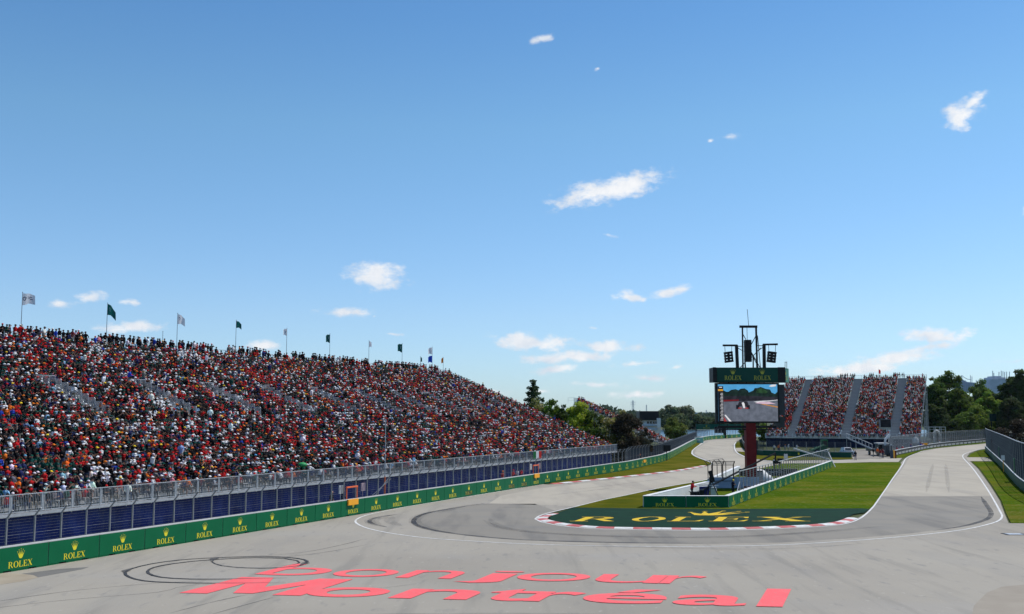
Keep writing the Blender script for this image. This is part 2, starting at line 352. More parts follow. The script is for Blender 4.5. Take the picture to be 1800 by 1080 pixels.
# kept flat strip of tarmac right up to the barrier feet is part of the same sheet; paler access road
sheet('access_road', [(1374,815),(1480,814),(1530,812.6),(1579,812.4),(1586,805.2),(1545,806.5),(1480,808.7),(1400,810),(1352,811)], .004, ASPH_P)
sheet('apron', [(1497,807.5),(1569,805.8),(1566,796),(1556,789.5),(1500,789.8)], .004, noisy('apron_tan', [(.3,(.2,.18,.15)),(.7,(.29,.26,.22))], .2, 6, .9))
sheet('crossing_pad', [(1702.5,811),(1697.5,804.2),(1733,804.2),(1745,811)], .005, ASPH_P)
sheet('hairpin_patch', [(852,886),(808,891),(764,899),(738,907),(727,916),(732,924),(760,933),(820,942),(900,948),(980,952),(1100,955.5),(1235,956.5),(1375,954),(1500,946),(1600,938),(1690,926),(1738,915),(1744,905),(1738,891),(1726,873),
        (1545,873),(1533,891),(1522,903.5),(1500,916),(1430,927),(1270,933),(1100,932),(1007,927),(955,919.5),(938,912.5),(958,901.5),(976,898),(940,886)], .004, ASPH_D)
# inside the pale right-hand straight
sheet('straight_surface', [(1547,872.6),(1742,872.6),(1727,847),(1709,823),(1696,810),(1692,803.5),(1696,798),(1714,792),(1733,789),(1790,784),(1790,777),(1733,780.5),(1680,785.6),(1646,789),(1613,797),(1600,802),(1594,812),(1581,832)], .004, ASPH_P)
sheet('far_straight_surface', [(1013,890),(1100,873.5),(1212,851),(1290,835),(1368,816.5),(1330,810),(1303,803.5),(1289,795),(1288,782),(1296,773),(1250,774.5),(1225,788),(1221,798),(1240,807),(1256,816),(1230,824),(1150,836),(1040,848),(940,860),(880,872),(860,885)], .004, ASPH_P)
sheet('concrete_pad', [(-40,1006),(40,1009.5),(60,1012),(67,1015.5),(42,1022),(0,1028),(-60,1036)], .006, noisy('tan_concrete', [(.3,(.3,.25,.18)),(.7,(.36,.31,.23))], .8, 6, .9))
sheet('tarmac_repair', [(38,1009),(100,1001),(157,997),(145,1001),(67,1015.2),(58,1011)], .005, noisy('repair', [(.3,(.14,.135,.12)),(.7,(.18,.17,.155))], .8, 6, .9))
sheet('stained_concrete', [(1735,1042),(1760,1032),(1830,1025),(1900,1100),(1700,1120),(1712,1065)], .004, noisy('stain', [(.3,(.272,.235,.185)),(.7,(.318,.28,.222))], .5, 7, .9))

# grass
sheet('infield_lawn', [(1584.5,816),(1579,826.7),(1568,842),(1556,860),(1544,877),(1534,891),(1527,896),(1515,894.6),(1270,895.5),(1130,894.6),(1010,893),(1020,889.6),(1060,879.6),(1100,871.6),(1160,858.6),(1212,849.6),(1242,844.3),(1290,833.8),(1340,823.3),(1374,815.6),(1460,814.8),(1530,813.4),(1581,813)], .03, GRASS)
sheet('dry_verge', [(1010,893),(1020,889.6),(1060,879.6),(1100,871.6),(1160,858.6),(1212,849.6),(1222,850),(1131,880),(1131,893.5)], .035, GRASS_B)
sheet('outer_verge', [(0,0),(0,0),(975,851.2),(960,846),(1060,829),(1100,822),(1140,815.5),(1170,809.5),(1180,805),(1200,792),(1220,780.5),(1229,776.5),(1233,777),(1228,783),(1221,788),(1216,793),(1215,798),(1221,803),(1232,808),(1247,813.4),(1250,816),(1240,818.6),(1228,821.4),
        (1205,825.2),(1183,828.6),(1150,832.4),(1100,838),(1040,844.2),(985,850)][2:], .03, GRASS_B)
sheet('right_verge', [(1777,920),(1769,904),(1760,880),(1743,853),(1722,824),(1708,811.6),(1745,811.6),(1765,819),(1830,848),(1925,921)], .03, GRASS)
sheet('right_verge_far', [(1702.5,804),(1706,798.4),(1721,792.4),(1738,790),(1760,790),(1745,804.2)], .03, GRASS)
sheet('far_verge', [(1572,806),(1588,805.4),(1598,800.6),(1612,795.4),(1624,792),(1646,788.2),(1680,784.4),(1733,779.6),(1733,777),(1640,784),(1600,791),(1572,800)], .03, GRASS)
sheet('inner_verge', [(1356,809.8),(1331,807.4),(1316,804.8),(1308,801),(1298,796),(1294,790),(1293,782),(1296,777.8),(1320,779),(1335,798),(1420,802.5),(1497,804.5),(1500,806.8),(1440,808.6)], .03, GRASS_B)
sheet('service_pad', [(1294,794),(1293,788),(1305,787.6),(1312,795)], .034, ASPH_P)
# painted turf
sheet('painted_turf', [(1009,893.2),(1130,894.8),(1270,895.7),(1515,894.8),(1528,896),(1520,902),(1500,905),(1482,914.5),(1445,922.5),(1340,927.4),(1200,929),(1060,926.8),(990,921.5),(969,915.5),(965,909),(973,904.5)], .042, GREENP)

# kerbs, lines, marks -----------------------------------------------------------
def kerb(name, pxs, inner_w, mats, seg, z, label, closed=False, sgn=1):
    pts = resample(smooth_path([G(*p) for p in pxs], .5), seg/3); nn = normals2d(pts); mb = MB()
    for i in range(len(pts)-1):
        a, b = pts[i], pts[i+1]; na, nb = nn[i]*sgn*inner_w, nn[i+1]*sgn*inner_w; mi = (i//3) % 2
        A = [a, a+na*.5, a+na, b+nb, b+nb*.5, b]; zz = (.008, z, z*.95, z*.95, z, .008)
        q = [Vector((p.x, p.y, h)) for p, h in zip(A, zz)]
        mb.add(q, [(0,1,4,5),(1,2,3,4)], mi)
        mb.add([q[2], q[3], (q[3].x, q[3].y, 0), (q[2].x, q[2].y, 0)], [(0,1,2,3)], mi)
    return tag(mb.build(name, mats, up=True), label, 'kerb')
kerb('kerb', [(1509,911.6),(1489,919),(1459,923.4),(1400,927.2),(1270,931.4),(1165,930.9),(1060,929.2),(1007,925.6),(972,921),(952,916.5),(944,912.5),(950,908),(966,903.2)], .85, [WHITE, KRED], 1.45, .06,
     'red and white kerb curving round the painted green turf of the hairpin', sgn=1)
kerb('kerb', [(975,851.6),(1040,845),(1100,838.8),(1150,833.2),(1183,829.4),(1205.6,826),(1228,822),(1243,819)], .85, [KRED, WHITE], 2.3, .06,
     'red and white kerb along the grass below the long grandstand', sgn=-1)
lines = [
 ('white_line', [(955,850),(898,861),(849,869),(782,880),(715.5,891),(671,900),(644.4,906),(629,912),(624.6,917.3),(631,923),(649,930),(682,937),(715.5,942),(760,947),(827,951.5),(893,955.2),(960,958),(1050,960),(1130,960.9),(1235,961),(1375,958.2),(1518.5,949.5),(1637,938.7),(1696,931),(1735,922.6),(1755.6,915.6),(1761.5,908),(1758.5,900.7),(1749.6,884),(1732,854.8),(1711,825),(1696.5,809),(1692.4,803),(1696,798),(1714,792),(1735,789),(1790,784)], .17,
   'thin white line sweeping round the outside of the hairpin'),
 ('white_line', [(1733,779.8),(1680,785),(1646,788.8),(1624,792.6),(1613,796.4),(1600,801.6),(1592,806.7),(1586.7,816.7),(1580,826.7),(1569,842),(1556.7,860),(1545,877),(1536,890),(1524,902.4),(1509.6,913),(1489,920.4),(1459,924.6),(1400,928.4),(1270,932.8),(1165,932.3),(1060,930.6),(1007,927),(972,922.4),(951,917.8),(941,912.8),(946,908.2),(965,902),(1007,892),(1020,889),(1060,879),(1100,871),(1160,858),(1212,849),(1242,843.5),(1290,833.4)], .17,
   'white line hugging the inside edge of the hairpin kerb'),
 ('white_line', [(1249,817.5),(1252,815.5),(1248.4,812.5),(1233,806.8),(1222,802),(1216.6,797.8),(1217,792.8),(1222,787.8),(1229,782.8),(1238,777.5)], .3, 'white edge line where the far track bends round the grass tip'),
 ('white_line', [(1356,810.6),(1331,808),(1315,805.4),(1306,801.6),(1296.4,796.5),(1292,790),(1291,782),(1293.6,777.8)], .3, 'white edge line on the right of the far track bend'),
]
for nm, pxs, w, lab in lines:
    pts = smooth_path([G(*p) for p in pxs], 1.2); mb = MB(); ribbon(mb, pts, w, .012); tag(mb.build(nm, WHITE, up=True), lab, 'road marking')
def marks(name, paths, w, mat, z, label, fade=True):
    for pi, pxs in enumerate(sorted(paths, key=lambda q: sum(p[0] for p in q)/len(q))):
        mb = MB(); pts = smooth_path([G(*p) for p in pxs], .7); ribbon(mb, pts, w, z+.0009*pi, wf=(lambda t: .15+.85*min(1, 6*t, 6*(1-t))) if fade else None)
        tag(mb.build(name, mat, up=True), label+', %s from the left' % ordinal(pi+1), 'skid mark', label)
don = [[(502,1025),(400,1026),(300,1024.6),(253,1021.7),(227,1015),(220,1007.5),(233,1000),(267,991.7),(317,985),(383,980.9),(467,978.9),(520,981.9),(540,987.2),(527,995),(483,999),(433,999),(390,995),(372.5,988),(384,981.7)],
       [(505,1016.5),(410,1018.4),(333,1018.6),(283,1015.4),(261,1008.6),(263,1001.5),(284,995),(333,988),(400,982.9),(450,981),(500,982.4),(522,986),(527,990),(516,993.6),(488,996)]]
marks('donut_skid_mark', don, .16, SKID, .026, 'black looping doughnut tyre marks left of the pink lettering')
marks('donut_skid_mark', [[(219,1008),(221,1004),(233,999)],[(371,988),(376,983),(386,980.5)],[(541,986),(537,991),(527,995)]], .5, SKID_S, .029, 'broad dark rubber smears on the bends of the doughnut marks')
marks('tyre_track', [[(-60,1067),(0,1057),(133,1038.5),(300,1024),(420,1019)],[(-60,1077),(0,1068.4),(120,1055),(277,1041.7),(310,1033.5),(345,1028),(420,1026)],[(297,1079),(383,1056.7),(440,1045)],[(367,1082),(433,1063.5),(483,1050)],
    [(383,981),(520,973),(600,958.5),(640,948)],[(440,985),(560,973),(650,957)],[(660,1036),(700,1031),(740,1026)],[(640,1080),(900,1079),(1100,1081)]], .07, SKID_S, .014, 'thin wandering tyre tracks across the grey run-off')
marks('skid_mark', [[(853,885),(808,892),(764,899.5),(738,907),(727,917),(737,926),(765,933.4),(820,941),(890,947.5),(960,951),(1080,954),(1235,955.6)],
    [(1725,874),(1734,888),(1742,901),(1738,911),(1718,919),(1690,926),(1640,933.5)]], .42, SKID_S, .0175, 'dark curved rubber line laid inside the hairpin boundary line')
marks('skid_mark', [[(700,904.6),(668,909),(652,914),(650,918),(660,922.6),(680,927)],[(880,886),(820,889),(776,901)],[(690,908),(684,914),(690,920),(706,925)],[(1500,930),(1300,944),(1100,944),(960,938),(880,928),(850,915)],[(1560,925),(1400,939),(1200,945),(1000,940),(900,931),(868,920),(860,911)]],
    .9, SKID_F, .0195, 'faint broad rubber smears across the darker hairpin tarmac')
marks('skid_mark', [[(700,904.6),(668,909),(652,914),(650,918),(660,922.6),(680,927)],[(780,896),(752,902),(733,909),(727,916),(735,924),(762,932),(800,938)]], .35, SKID_S, .0235, 'short dark rubber crescent near the left tip of the white line')
marks('skid_mark', [[(780,897),(750,903),(734,910),(729,916.5),(738,924),(770,932)],[(684,907),(661,913),(655,918),(668,923)]], 1.0, SKID_F, .0245, 'soft wide rubber smear at the apex of a crescent mark')
marks('skid_mark', [[(950,955),(1100,962),(1300,966),(1420,963),(1530,955)],[(1640,816),(1628,866)],[(1662,816),(1668,866)],[(1600,856),(1720,860)],[(1660,824),(1710,826)],[(1650,831),(1712,834)],[(1000,862),(1090,852),(1180,840)],[(960,872),(1080,858)],[(940,893),(880,893)]],
    .5, SKID_F, .0215, 'faint scuffs of rubber along the pale straights')

# ---------------------------------------------------------------- lettering
def ell(cx, cy, rx, ry, a0, a1, n): return [(cx+rx*math.cos(a0+(a1-a0)*i/n), cy+ry*math.sin(a0+(a1-a0)*i/n)) for i in range(n+1)]
PI = math.pi
def ringq(o, i): return [[o[k], o[k+1], i[k+1], i[k]] for k in range(len(o)-1)]
GL = {}
GL['R'] = (1.02, [[(.1,.05),(.3,.05),(.3,.95),(.1,.95)],[(0,0),(.42,0),(.42,.05),(0,.05)],[(0,.95),(.4,.95),(.4,1),(0,1)],[(.45,.46),(.62,.5),(1.02,0),(.8,0)]]+ringq(ell(.4,.74,.42,.26,PI/2,-PI/2,12), ell(.4,.74,.2,.2,PI/2,-PI/2,12))+[[(.3,.48),(.4,.48),(.4,.54),(.3,.54)]])
GL['O'] = (1.1, ringq(ell(.55,.5,.55,.52,0,2*PI,28), ell(.55,.5,.31,.46,0,2*PI,28)))
_foot = [(0,0),(.82,0),(.88,.32),(.82,.32),(.7,.07),(.3,.05),(0,.05)]
GL['L'] = (.88, [[(.1,.05),(.3,.05),(.3,.95),(.1,.95)],_foot,[(0,.95),(.42,.95),(.42,1),(0,1)]])
GL['E'] = (.86, [[(.1,.05),(.3,.05),(.3,.94),(.1,.94)],_foot,[(0,1),(0,.95),(.3,.94),(.68,.93),(.76,.72),(.82,.72),(.8,1)],[(.3,.47),(.5,.47),(.56,.36),(.6,.36),(.6,.66),(.56,.66),(.5,.53),(.3,.53)]])
GL['X'] = (1.06, [[(.08,.96),(.34,.96),(.98,.04),(.72,.04)],[(.0,.96),(.44,.96),(.44,1),(0,1)],[(.6,0),(1.06,0),(1.06,.04),(.6,.04)],[(.8,.96),(.88,.96),(.6,.55),(.54,.6)],[(.18,.04),(.1,.04),(.4,.45),(.47,.4)],[(.66,.96),(1.02,.96),(1.02,1),(.66,1)],[(0,0),(.36,0),(.36,.04),(0,.04)]])
CROWN = [[(.26,.1),(.0,.72),(.3,.36),(.2,.92),(.42,.4),(.5,1),(.58,.4),(.8,.92),(.7,.36),(1,.72),(.74,.1),(.62,.01),(.38,.01)]]+[[(x+.05*math.cos(q*PI/4), y+.045*math.sin(q*PI/4)) for q in range(8)] for x, y in ((0,.75),(.2,.95),(.5,1.04),(.8,.95),(1,.75))]
def word_polys(word, height, width, gap=.1):
    tot = sum(GL[c][0] for c in word)+gap*(len(word)-1); sx = width/tot; x = 0; outp = []
    for c in word:
        for p in GL[c][1]: outp.append([((x+a)*sx, b*height) for a, b in p])
        x += GL[c][0]+gap
    return outp
def lay(mb, polys, O, U, V, Nrm, z0=.004, dz=.0007, mi=0):
    """lay 2-D polygons at O + a*U + b*V, stepped out along the normal so that none share a plane"""
    for i, p in enumerate(polys):
        k = z0+dz*(i % 9); q = [Vector(O)+Vector(U)*a+Vector(V)*b+Vector(Nrm)*k for a, b in p]
        mb.flat(q, mi)
# on the painted turf
O = G(1001,917.6); U = (G(1431,917.6)-O).normalized(); V = Vector((.347,1,0)).normalized()
Hh = (G(1020,908.6)-G(1001,917.6)).y/V.y; Wd = 0; Hh *= .84
sgn = empty('turf_sign', G(1210,912), 'large yellow serif lettering and crown painted flat on the green turf', 'ground sign')
xs = 0
spans = {'R':(1001,1086),'O':(1103,1168),'L':(1172,1240),'E':(1245,1318),'X':(1322,1431)}
for ch in 'ROLEX':
    a, b = spans[ch]; p0 = (G(a,917.6)-O).length; p1 = (G(b,917.6)-O).length-.3; w = GL[ch][0]; mb = MB()
    lay(mb, [[((x/w)*(p1-p0)+p0, y*Hh) for x, y in p] for p in GL[ch][1]], O, U, V, (0,0,1), .05, .0015); mb.build('letter', YELP, sgn, up=True)
mb = MB(); Oc = G(1201,907.2); lay(mb, [[((x-.1)*5.0+y*.8, y*4.1) for x, y in p] for p in CROWN], Oc, U, V, (0,0,1), .05, .0015); mb.build('crown_emblem', YELP, sgn, up=True)

# pink ground lettering from the built-in font, each letter fitted to its own box
def glyph_mesh(ch, offset=0.0):
    c = bpy.data.curves.new('g', 'FONT'); c.body = ch; c.offset = offset; c.resolution_u = 6
    o = bpy.data.objects.new('g', c); COL.objects.link(o); bpy.context.view_layer.update()
    me = bpy.data.meshes.new_from_object(o.evaluated_get(bpy.context.evaluated_depsgraph_get()))
    vs = [(v.co.x, v.co.y) for v in me.vertices]; fs = [tuple(p.vertices) for p in me.polygons]
    bpy.data.objects.remove(o); bpy.data.curves.remove(c); bpy.data.meshes.remove(me)
    x0 = min(v[0] for v in vs); x1 = max(v[0] for v in vs)
    return vs, fs, x0, x1
MBOLD = ([(0,0),(0,.72),(.25,.72),(.43,.3),(.61,.72),(.86,.72),(.86,0),(.66,0),(.66,.44),(.5,.04),(.36,.04),(.2,.44),(.2,0)], [tuple(range(13))], 0, .86)
def ground_word(name, label, letters, base0, base1, top_h, xh, ref, offset, z=.02):
    """letters: (char, left px, right px, vertical stretch)"""
    O = G(*base0); U = (G(*base1)-O).normalized(); V = Vector((.347,1,0)).normalized()
    root = empty(name, O, label, 'ground lettering')
    det = U.x*V.y-U.y*V.x
    def uv(p): d = G(*p)-O; return (d.x*V.y-d.y*V.x)/det, (U.x*d.y-U.y*d.x)/det
    # heights: font cap ~ .73, x-height ~ .55
    for ch, L_, R_, hs in letters:
        u0 = uv(L_)[0]; u1 = uv(R_)[0]; vs, fs, x0, x1 = MBOLD if (ch == 'M') else glyph_mesh(ch, offset)
        ymin = min(v[1] for v in vs); 
        mb = MB(); mb.add([tuple(O+U*(u0+(x-x0)/(x1-x0)*(u1-u0))+V*(y*hs)+Vector((0,0,z+.0012*letters.index((ch,L_,R_,hs))))) for x, y in vs], fs)
        mb.build('letter', PINK, root, up=True)
    return root, uv
_O = G(315,1043); 
def vlen(pb, pt): d = G(*pt)-G(*pb); return d.length
cap = vlen((1352,1067),(1374,1035)); xhh = vlen((900,1057),(918,1037.5))
print('cap', cap, 'xh', xhh)
ground_word('ground_lettering', 'bold coral pink word painted on the grey run-off, nearer and larger line', [
  ('M',(315,1043),(560,1038),cap/.72),('o',(545,1040),(693,1039),xhh/.54),('n',(676,1054),(826,1052),xhh/.54),('t',(836,1055),(950,1044),xhh/.54),('r',(914,1060),(1038,1040),xhh/.54),
  ('é',(1024,1052),(1177,1050),xhh/.54),('a',(1181,1060),(1313,1060),xhh/.54),('l',(1329,1067),(1376,1067),cap/.74)], (315,1043), (1376,1067.3), cap, xhh, None, .016)
xb = vlen((1060,1025),(1076,1008)); print('xb', xb)
ground_word('ground_lettering', 'thinner coral pink word painted on the run-off above the bolder line', [
  ('b',(446,1010),(590,1003),xb/.54),('o',(586,1008),(712,1004),xb/.54),('n',(693,1016.5),(793,1018),xb/.54),('j',(808,1018),(896,1018),xb/.54*.8),('o',(908,1015),(1046,1011),xb/.54),
  ('u',(1050,1017),(1160,1024),xb/.54),('r',(1157.5,1026.7),(1236,1022),xb/.54)], (445,1010.5), (1183,1027), xb, xb, None, .0)
# drain and cables on the right
mb = MB(); c = G(1783,939.5); mb.box((c.x,c.y,.012),(1.5,1.1,.02)); mb.box((c.x,c.y,.026),(1.1,.8,.006),mi=1)
tag(mb.build('drain_cover', [BLACK, GALV]), 'small grey drain cover set in the tarmac at right', 'drain')

# ================================================================ barriers and fences
D0 = Vector((.3903,.9207,0)); WN = Vector((.9207,-.3903,0))      # direction of the long straight wall, and its track side
WP = Vector((-16.77,83.62,0))
def on_wall(px, off=0.0):
    """point of the straight wall line (shifted off metres behind it) that shows at column px"""
    k = (px-900)/F; P = WP-WN*off; 
    # X = k * depth_c ; depth_c = Y cos p + (0-8.5) sin p
    c = math.cos(PITCH); s_ = math.sin(PITCH)
    s = (k*(P.y*c-CH*s_)-P.x)/(D0.x-k*D0.y*c); return P+D0*s, s
def block_set(L_, T, Hh_, letter_w, letter_h, crown_w, crown_h, zt, zc, seams=0, white=False, banner=GREENW):
    body = MB(); body.box((0,-T/2,Hh_/2+.045),(L_-.04,T,Hh_-.09))
    for sx in (-1,1): body.box((sx*(L_*.5-.42),-T/2+.025,.045),(.8,T,.09), mi=2)
    body.box((0,-T/2+.025,.045),(L_*.3,T,.09), mi=2)
    body.box((0,-T/2,Hh_+.015),(L_-.03,T+.05,.03), mi=1)
    ban = MB(); 
    if seams:
        w = (L_-.04)/seams
        for i in range(seams): ban.box((-L_/2+.02+w*(i+.5),.02,Hh_/2+.06),(w-.035,.04+.012*(i%2),Hh_-.12))
    else: ban.box((0,.02,Hh_/2+.045),(L_-.06,.04,Hh_-.09))
    yo = .058 if seams else .042
    lt = MB(); 
    if letter_w: lay(lt, word_polys('ROLEX', letter_h, letter_w), (letter_w/2,yo,zt), (-1,0,0), (0,0,1), (0,1,0), .004, .0008)
    cr = MB()
    if letter_w: lay(cr, [[((x-.5)*crown_w, y*crown_h) for x, y in p] for p in CROWN], (0,yo,zc), (-1,0,0), (0,0,1), (0,1,0), .004, .0008)
    return body, ban, lt, cr
def make_block(protos, loc, ang, label, group, cat='barrier'):
    o = protos[0].copy(); COL.objects.link(o); o.location = loc; o.rotation_euler = (0,0,ang)
    tag(o, label, cat, group)
    kids = {}
    for c in protos[1:]:
        if c is None: continue
        k = c.copy(); COL.objects.link(k); k.parent = o if c.name.startswith('banner') else kids['banner']
        if c.name.startswith('banner'): kids['banner'] = k
    return o
def proto(name, bset, mats_body, ban, let):
    body, bn, lt, cr = bset; ps = []
    b = body.build(name, list(mats_body)+[ban]); ps.append(b); b2 = bn.build('banner', ban); ps.append(b2)
    if lt.v: ps += [lt.build('lettering', let), cr.build('crown_emblem', let)]
    return ps
def drop(ps):
    for p in ps: bpy.data.objects.remove(p)
FACE = math.atan2(WN.y, WN.x)-PI/2        # local +y faces the track
PL = 3.86
bp = proto('barrier_block', block_set(PL, .55, 1.33, 1.62, .34, .46, .5, .2, .66), [CONC, CONC], GREENW, YEL)
e0, s0w = on_wall(83.3)
path = [WP+D0*(s0w-PL*9)]
e1, s1w = on_wall(1112)
LEFTP = [WP+D0*t for t in np.arange(s0w-PL*9, s1w, 2.0)]+[G(*q) for q in ((1142,817.8),(1163,812.7),(1177,807),(1189,800.5),(1200,794),(1211,787),(1221,781),(1229,777.3))]
LEFTS = smooth_path(LEFTP, 1.0)
def walk(pts, step, off=0):
    s = arclen(pts); n = int(s[-1]/step); res = []; j = 0
    def at(t):
        nonlocal j
        j = 0
        while j < len(s)-2 and s[j+1] < t: j += 1
        k = (t-s[j])/(s[j+1]-s[j]); return pts[j].lerp(pts[j+1], k)
    for i in range(n): res.append((at(i*step), at((i+1)*step)))
    return res
cnt = 0
for i, (a, b) in enumerate(walk(LEFTS, PL)):
    m = (a+b)/2; xa = proj((b.x,b.y,.6))[0]
    if xa < -25: continue
    cnt += 1; xd = (a-b).normalized(); ang = math.atan2(xd.y, xd.x); mx = proj((m.x,m.y,.6))[0]
    sc_ = 806 < mx < 838 or 893 < mx < 921
    lab = ('green barrier with yellow crown and lettering, '+ordinal(cnt)+' from the left below the long grandstand') if not sc_ else 'green barrier with dark scuff over its yellow lettering, '+ordinal(cnt)+' from the left of the row'
    o = make_block(bp, m, ang, lab, 'green barriers below the long grandstand')
    if sc_:
        q = MB(); q.flat([(-.9,.052,.2),(-.2,.052,.12),(.6,.052,.17),(.95,.052,.36),(.5,.052,.62),(-.3,.052,.56),(-.85,.052,.5)]); sm = q.build('scuff', SKID_S); sm.parent = o
drop(bp)
# infield enclosure
E0 = G(1131,893); E1 = G(1281,893); E2 = G(1463,822); EH = 1.07
bp = proto('barrier_block', block_set(3.95, .5, EH, 1.7, .3, .5, .42, .14, .5), [WCONC, WCONC], GREENW, YEL)
for i in range(2):
    m = E0.lerp(E1, (i+.5)/2); make_block(bp, m, PI, ('left' if i == 0 else 'right')+' one of two shaded dark green barriers closing the infield pen', 'shaded barriers at the front of the pen')
drop(bp)
ed = (E2-E1).normalized(); nblk = 21; bl = (E2-E1).length/nblk
bp = proto('barrier_block', block_set(bl, .45, EH, 1.5, .34, .42, .5, .12, .5, seams=4), [WCONC, WCONC], GREENW, YEL)
PENW = []
for i in range(nblk):
    off = .28*math.sin(PI*i/nblk*1.3)
    m = E1+ed*(bl*(i+.5)); ang = math.atan2(-ed.y, -ed.x)
    make_block(bp, m, ang, 'ribbed green barrier, '+ordinal(i+1)+' from the near corner on the sunlit side of the pen', 'ribbed green barriers on the right of the pen')
drop(bp)
def plain_wall(name, a, b, n, T, H_, label, group, mat=WCONC, cap=None):
    d = (b-a).normalized(); l = (b-a).length/n
    pb = MB(); pb.box((0,-T/2,H_/2+.03),(l-.03,T,H_-.06)); pb.box((-l*.35,-T/2,.02),(l*.2,T-.1,.04)); pb.box((l*.35,-T/2,.02),(l*.2,T-.1,.04)); pb.box((0,-T/2,H_+.012),(l-.02,T+.03,.025), mi=1)
    p = pb.build(name, [mat, cap or mat])
    for i in range(n):
        o = p.copy(); COL.objects.link(o); o.location = a+d*(l*(i+.5)); o.rotation_euler = (0,0,math.atan2(-d.y,-d.x))
        tag(o, label % ordinal(i+1), 'barrier', group)
    bpy.data.objects.remove(p)
EL = G(1251,845,EH); EL.z = 0
EC = Vector((28.2,118.6,0)); 
plain_wall('concrete_barrier', EL+Vector((0,.5,0)), E0+Vector((.05,.5,0)), 6, .5, EH, 'white concrete barrier, %s from the far corner, left side of the infield pen', 'white concrete barriers beside the track')
plain_wall('concrete_barrier', EL+Vector((6.0,2.6,0)), EL+Vector((.6,2.6,0)), 2, .4, 1.3, 'white barrier crossing the pen, blue-grey shade painted in, %s from its right end', 'cross barriers in the pen', noisy('shaded_white_barrier', [(.3,(.35,.4,.5)),(.7,(.5,.54,.62))], .6, 5, .7), WCONC)  # white concrete with its bluish shade painted into the face colour
ed2 = (G(1296,832.5)-EL); ed2.z = 0; 
plain_wall('concrete_barrier', EL+ed2*1.0, EL+Vector((.1,3.2,0)), 6, .5, EH, 'white concrete barrier beyond the cross wall, %s from its far end', 'white barriers beyond the cross wall')

def fence(name, label, pts, z0, zt, bend, bdir, spacing, post_w, wire_h, wire_v, ww, wv, mats, maxposts=100, cat='fence', tube=True, top_rail=True):
    """posts along pts with an angled top, horizontal cables and vertical wires"""
    root = empty(name, pts[0], label, cat)
    P = resample(pts, spacing); nn = normals2d(P)
    pm = MB(); pm.beam((0,0,z0),(0,0,zt),post_w,post_w*1.2)
    if bend: pm.beam((0,0,zt-.02),(0,bend,zt+bend*1.05),post_w*.85,post_w)
    pp = None
    for i, p in enumerate(P[:maxposts]):
        if pp is None: o = pp = pm.build('post', mats[0], root)
        else: o = pp.copy(); COL.objects.link(o); o.parent = root
        d = nn[i]*bdir; o.location = p-root.location; o.rotation_euler = (0,0,math.atan2(d.y,d.x)-PI/2)
    wm = MB(); Q = resample(pts, spacing); nq = normals2d(Q)
    nrow = max(1, int((zt-z0)/wire_h))
    for i in range(len(Q)-1):
        a, b = Q[i], Q[i+1]
        for k in range(nrow+1):
            z = z0+(zt-z0)*k/nrow; t = ww*(2.2 if k in (0, nrow//2, nrow) else 1)
            wm.beam(a+Vector((0,0,z)), b+Vector((0,0,z)), t)
        if bend:
            for f_ in (.35,.7,1):
                za = zt+bend*1.05*f_; wm.beam(a+nq[i]*bdir*bend*f_+Vector((0,0,za)), b+nq[i+1]*bdir*bend*f_+Vector((0,0,za)), ww*(1.2 if f_ < 1 else 2.2))
    wm.build('cables', mats[1], root)
    if wire_v:
        vm = MB()
        for p in resample(pts, wire_v):
            vm.add([(p.x-wv/2,p.y,z0),(p.x+wv/2,p.y,z0),(p.x+wv/2,p.y,zt),(p.x-wv/2,p.y,zt)], [(0,1,2,3)])
            vm.add([(p.x,p.y-wv/2,z0),(p.x,p.y+wv/2,z0),(p.x,p.y+wv/2,zt),(p.x,p.y-wv/2,zt)], [(0,1,2,3)])
        vm.build('wire_mesh', mats[2], root)
    return root
def offset_path(pts, d):
    nn = normals2d(pts); return [p+n*d for p, n in zip(pts, nn)]
LFP = offset_path(LEFTS, -.75)
j_end = next(i for i, p in enumerate(LFP) if p.y > 168)
fence('debris_fence', 'tall debris fence with curved steel posts behind the green barriers, below the long grandstand', [p for p in LFP if p.y > 44 and p.y <= 170], .9, 2.85, .42, 1, 1.93, .075, .16, 0, .0045, 0, (GALVD, WIRE, WIRE))
fence('debris_fence', 'far curving stretch of grey debris fence beyond the end of the long grandstand', LFP[j_end:], .9, 3.1, .4, 1, 2.6, .08, .16, .09, .014, .018, (GALVD, WIRED, WIRED))
# pen: right side fence, black corner fence
a = E1+ed*7.2-Vector((.35,0,0)); fence('pen_fence', 'light steel fence standing on the ribbed green barriers of the pen', [a, E2-Vector((.35,0,0))], EH, 3.0, 0, 1, 1.85, .07, .2, 0, .006, .006, (GALVD, WIRE, WIRE))
mb = MB(); mb.beam(a+Vector((0,0,3.02)), E2+Vector((-.35,0,3.05)), .07); mb.beam(a+Vector((0,0,EH)), a-ed*1.6+Vector((.0,0,EH)), .07); mb.beam(a+Vector((0,0,2.0)), a-ed*1.5+Vector((0,0,EH)), .06); r_ = bpy.data.objects['pen_fence']; mb.build('top_rail', GALV, r_)
C0 = EL+Vector((.35,1.6,0))
fence('debris_fence', 'black steel debris fence frame at the corner of the white barriers', [C0+Vector((2.6,.4,0)), C0+Vector((1.3,.2,0)), C0], .9, 2.75, .42, -1, 1.3, .1, 2, 0, .03, 0, (BLACK, BLACK, BLACK))
fence('debris_fence', 'thinner black debris fence frame running away along the far track edge', [C0+Vector((-.35,.6,0)), C0+D0*8], .9, 2.75, .42, -1, 1.9, .06, 2, 0, .02, 0, (BLACK, BLACK, BLACK))

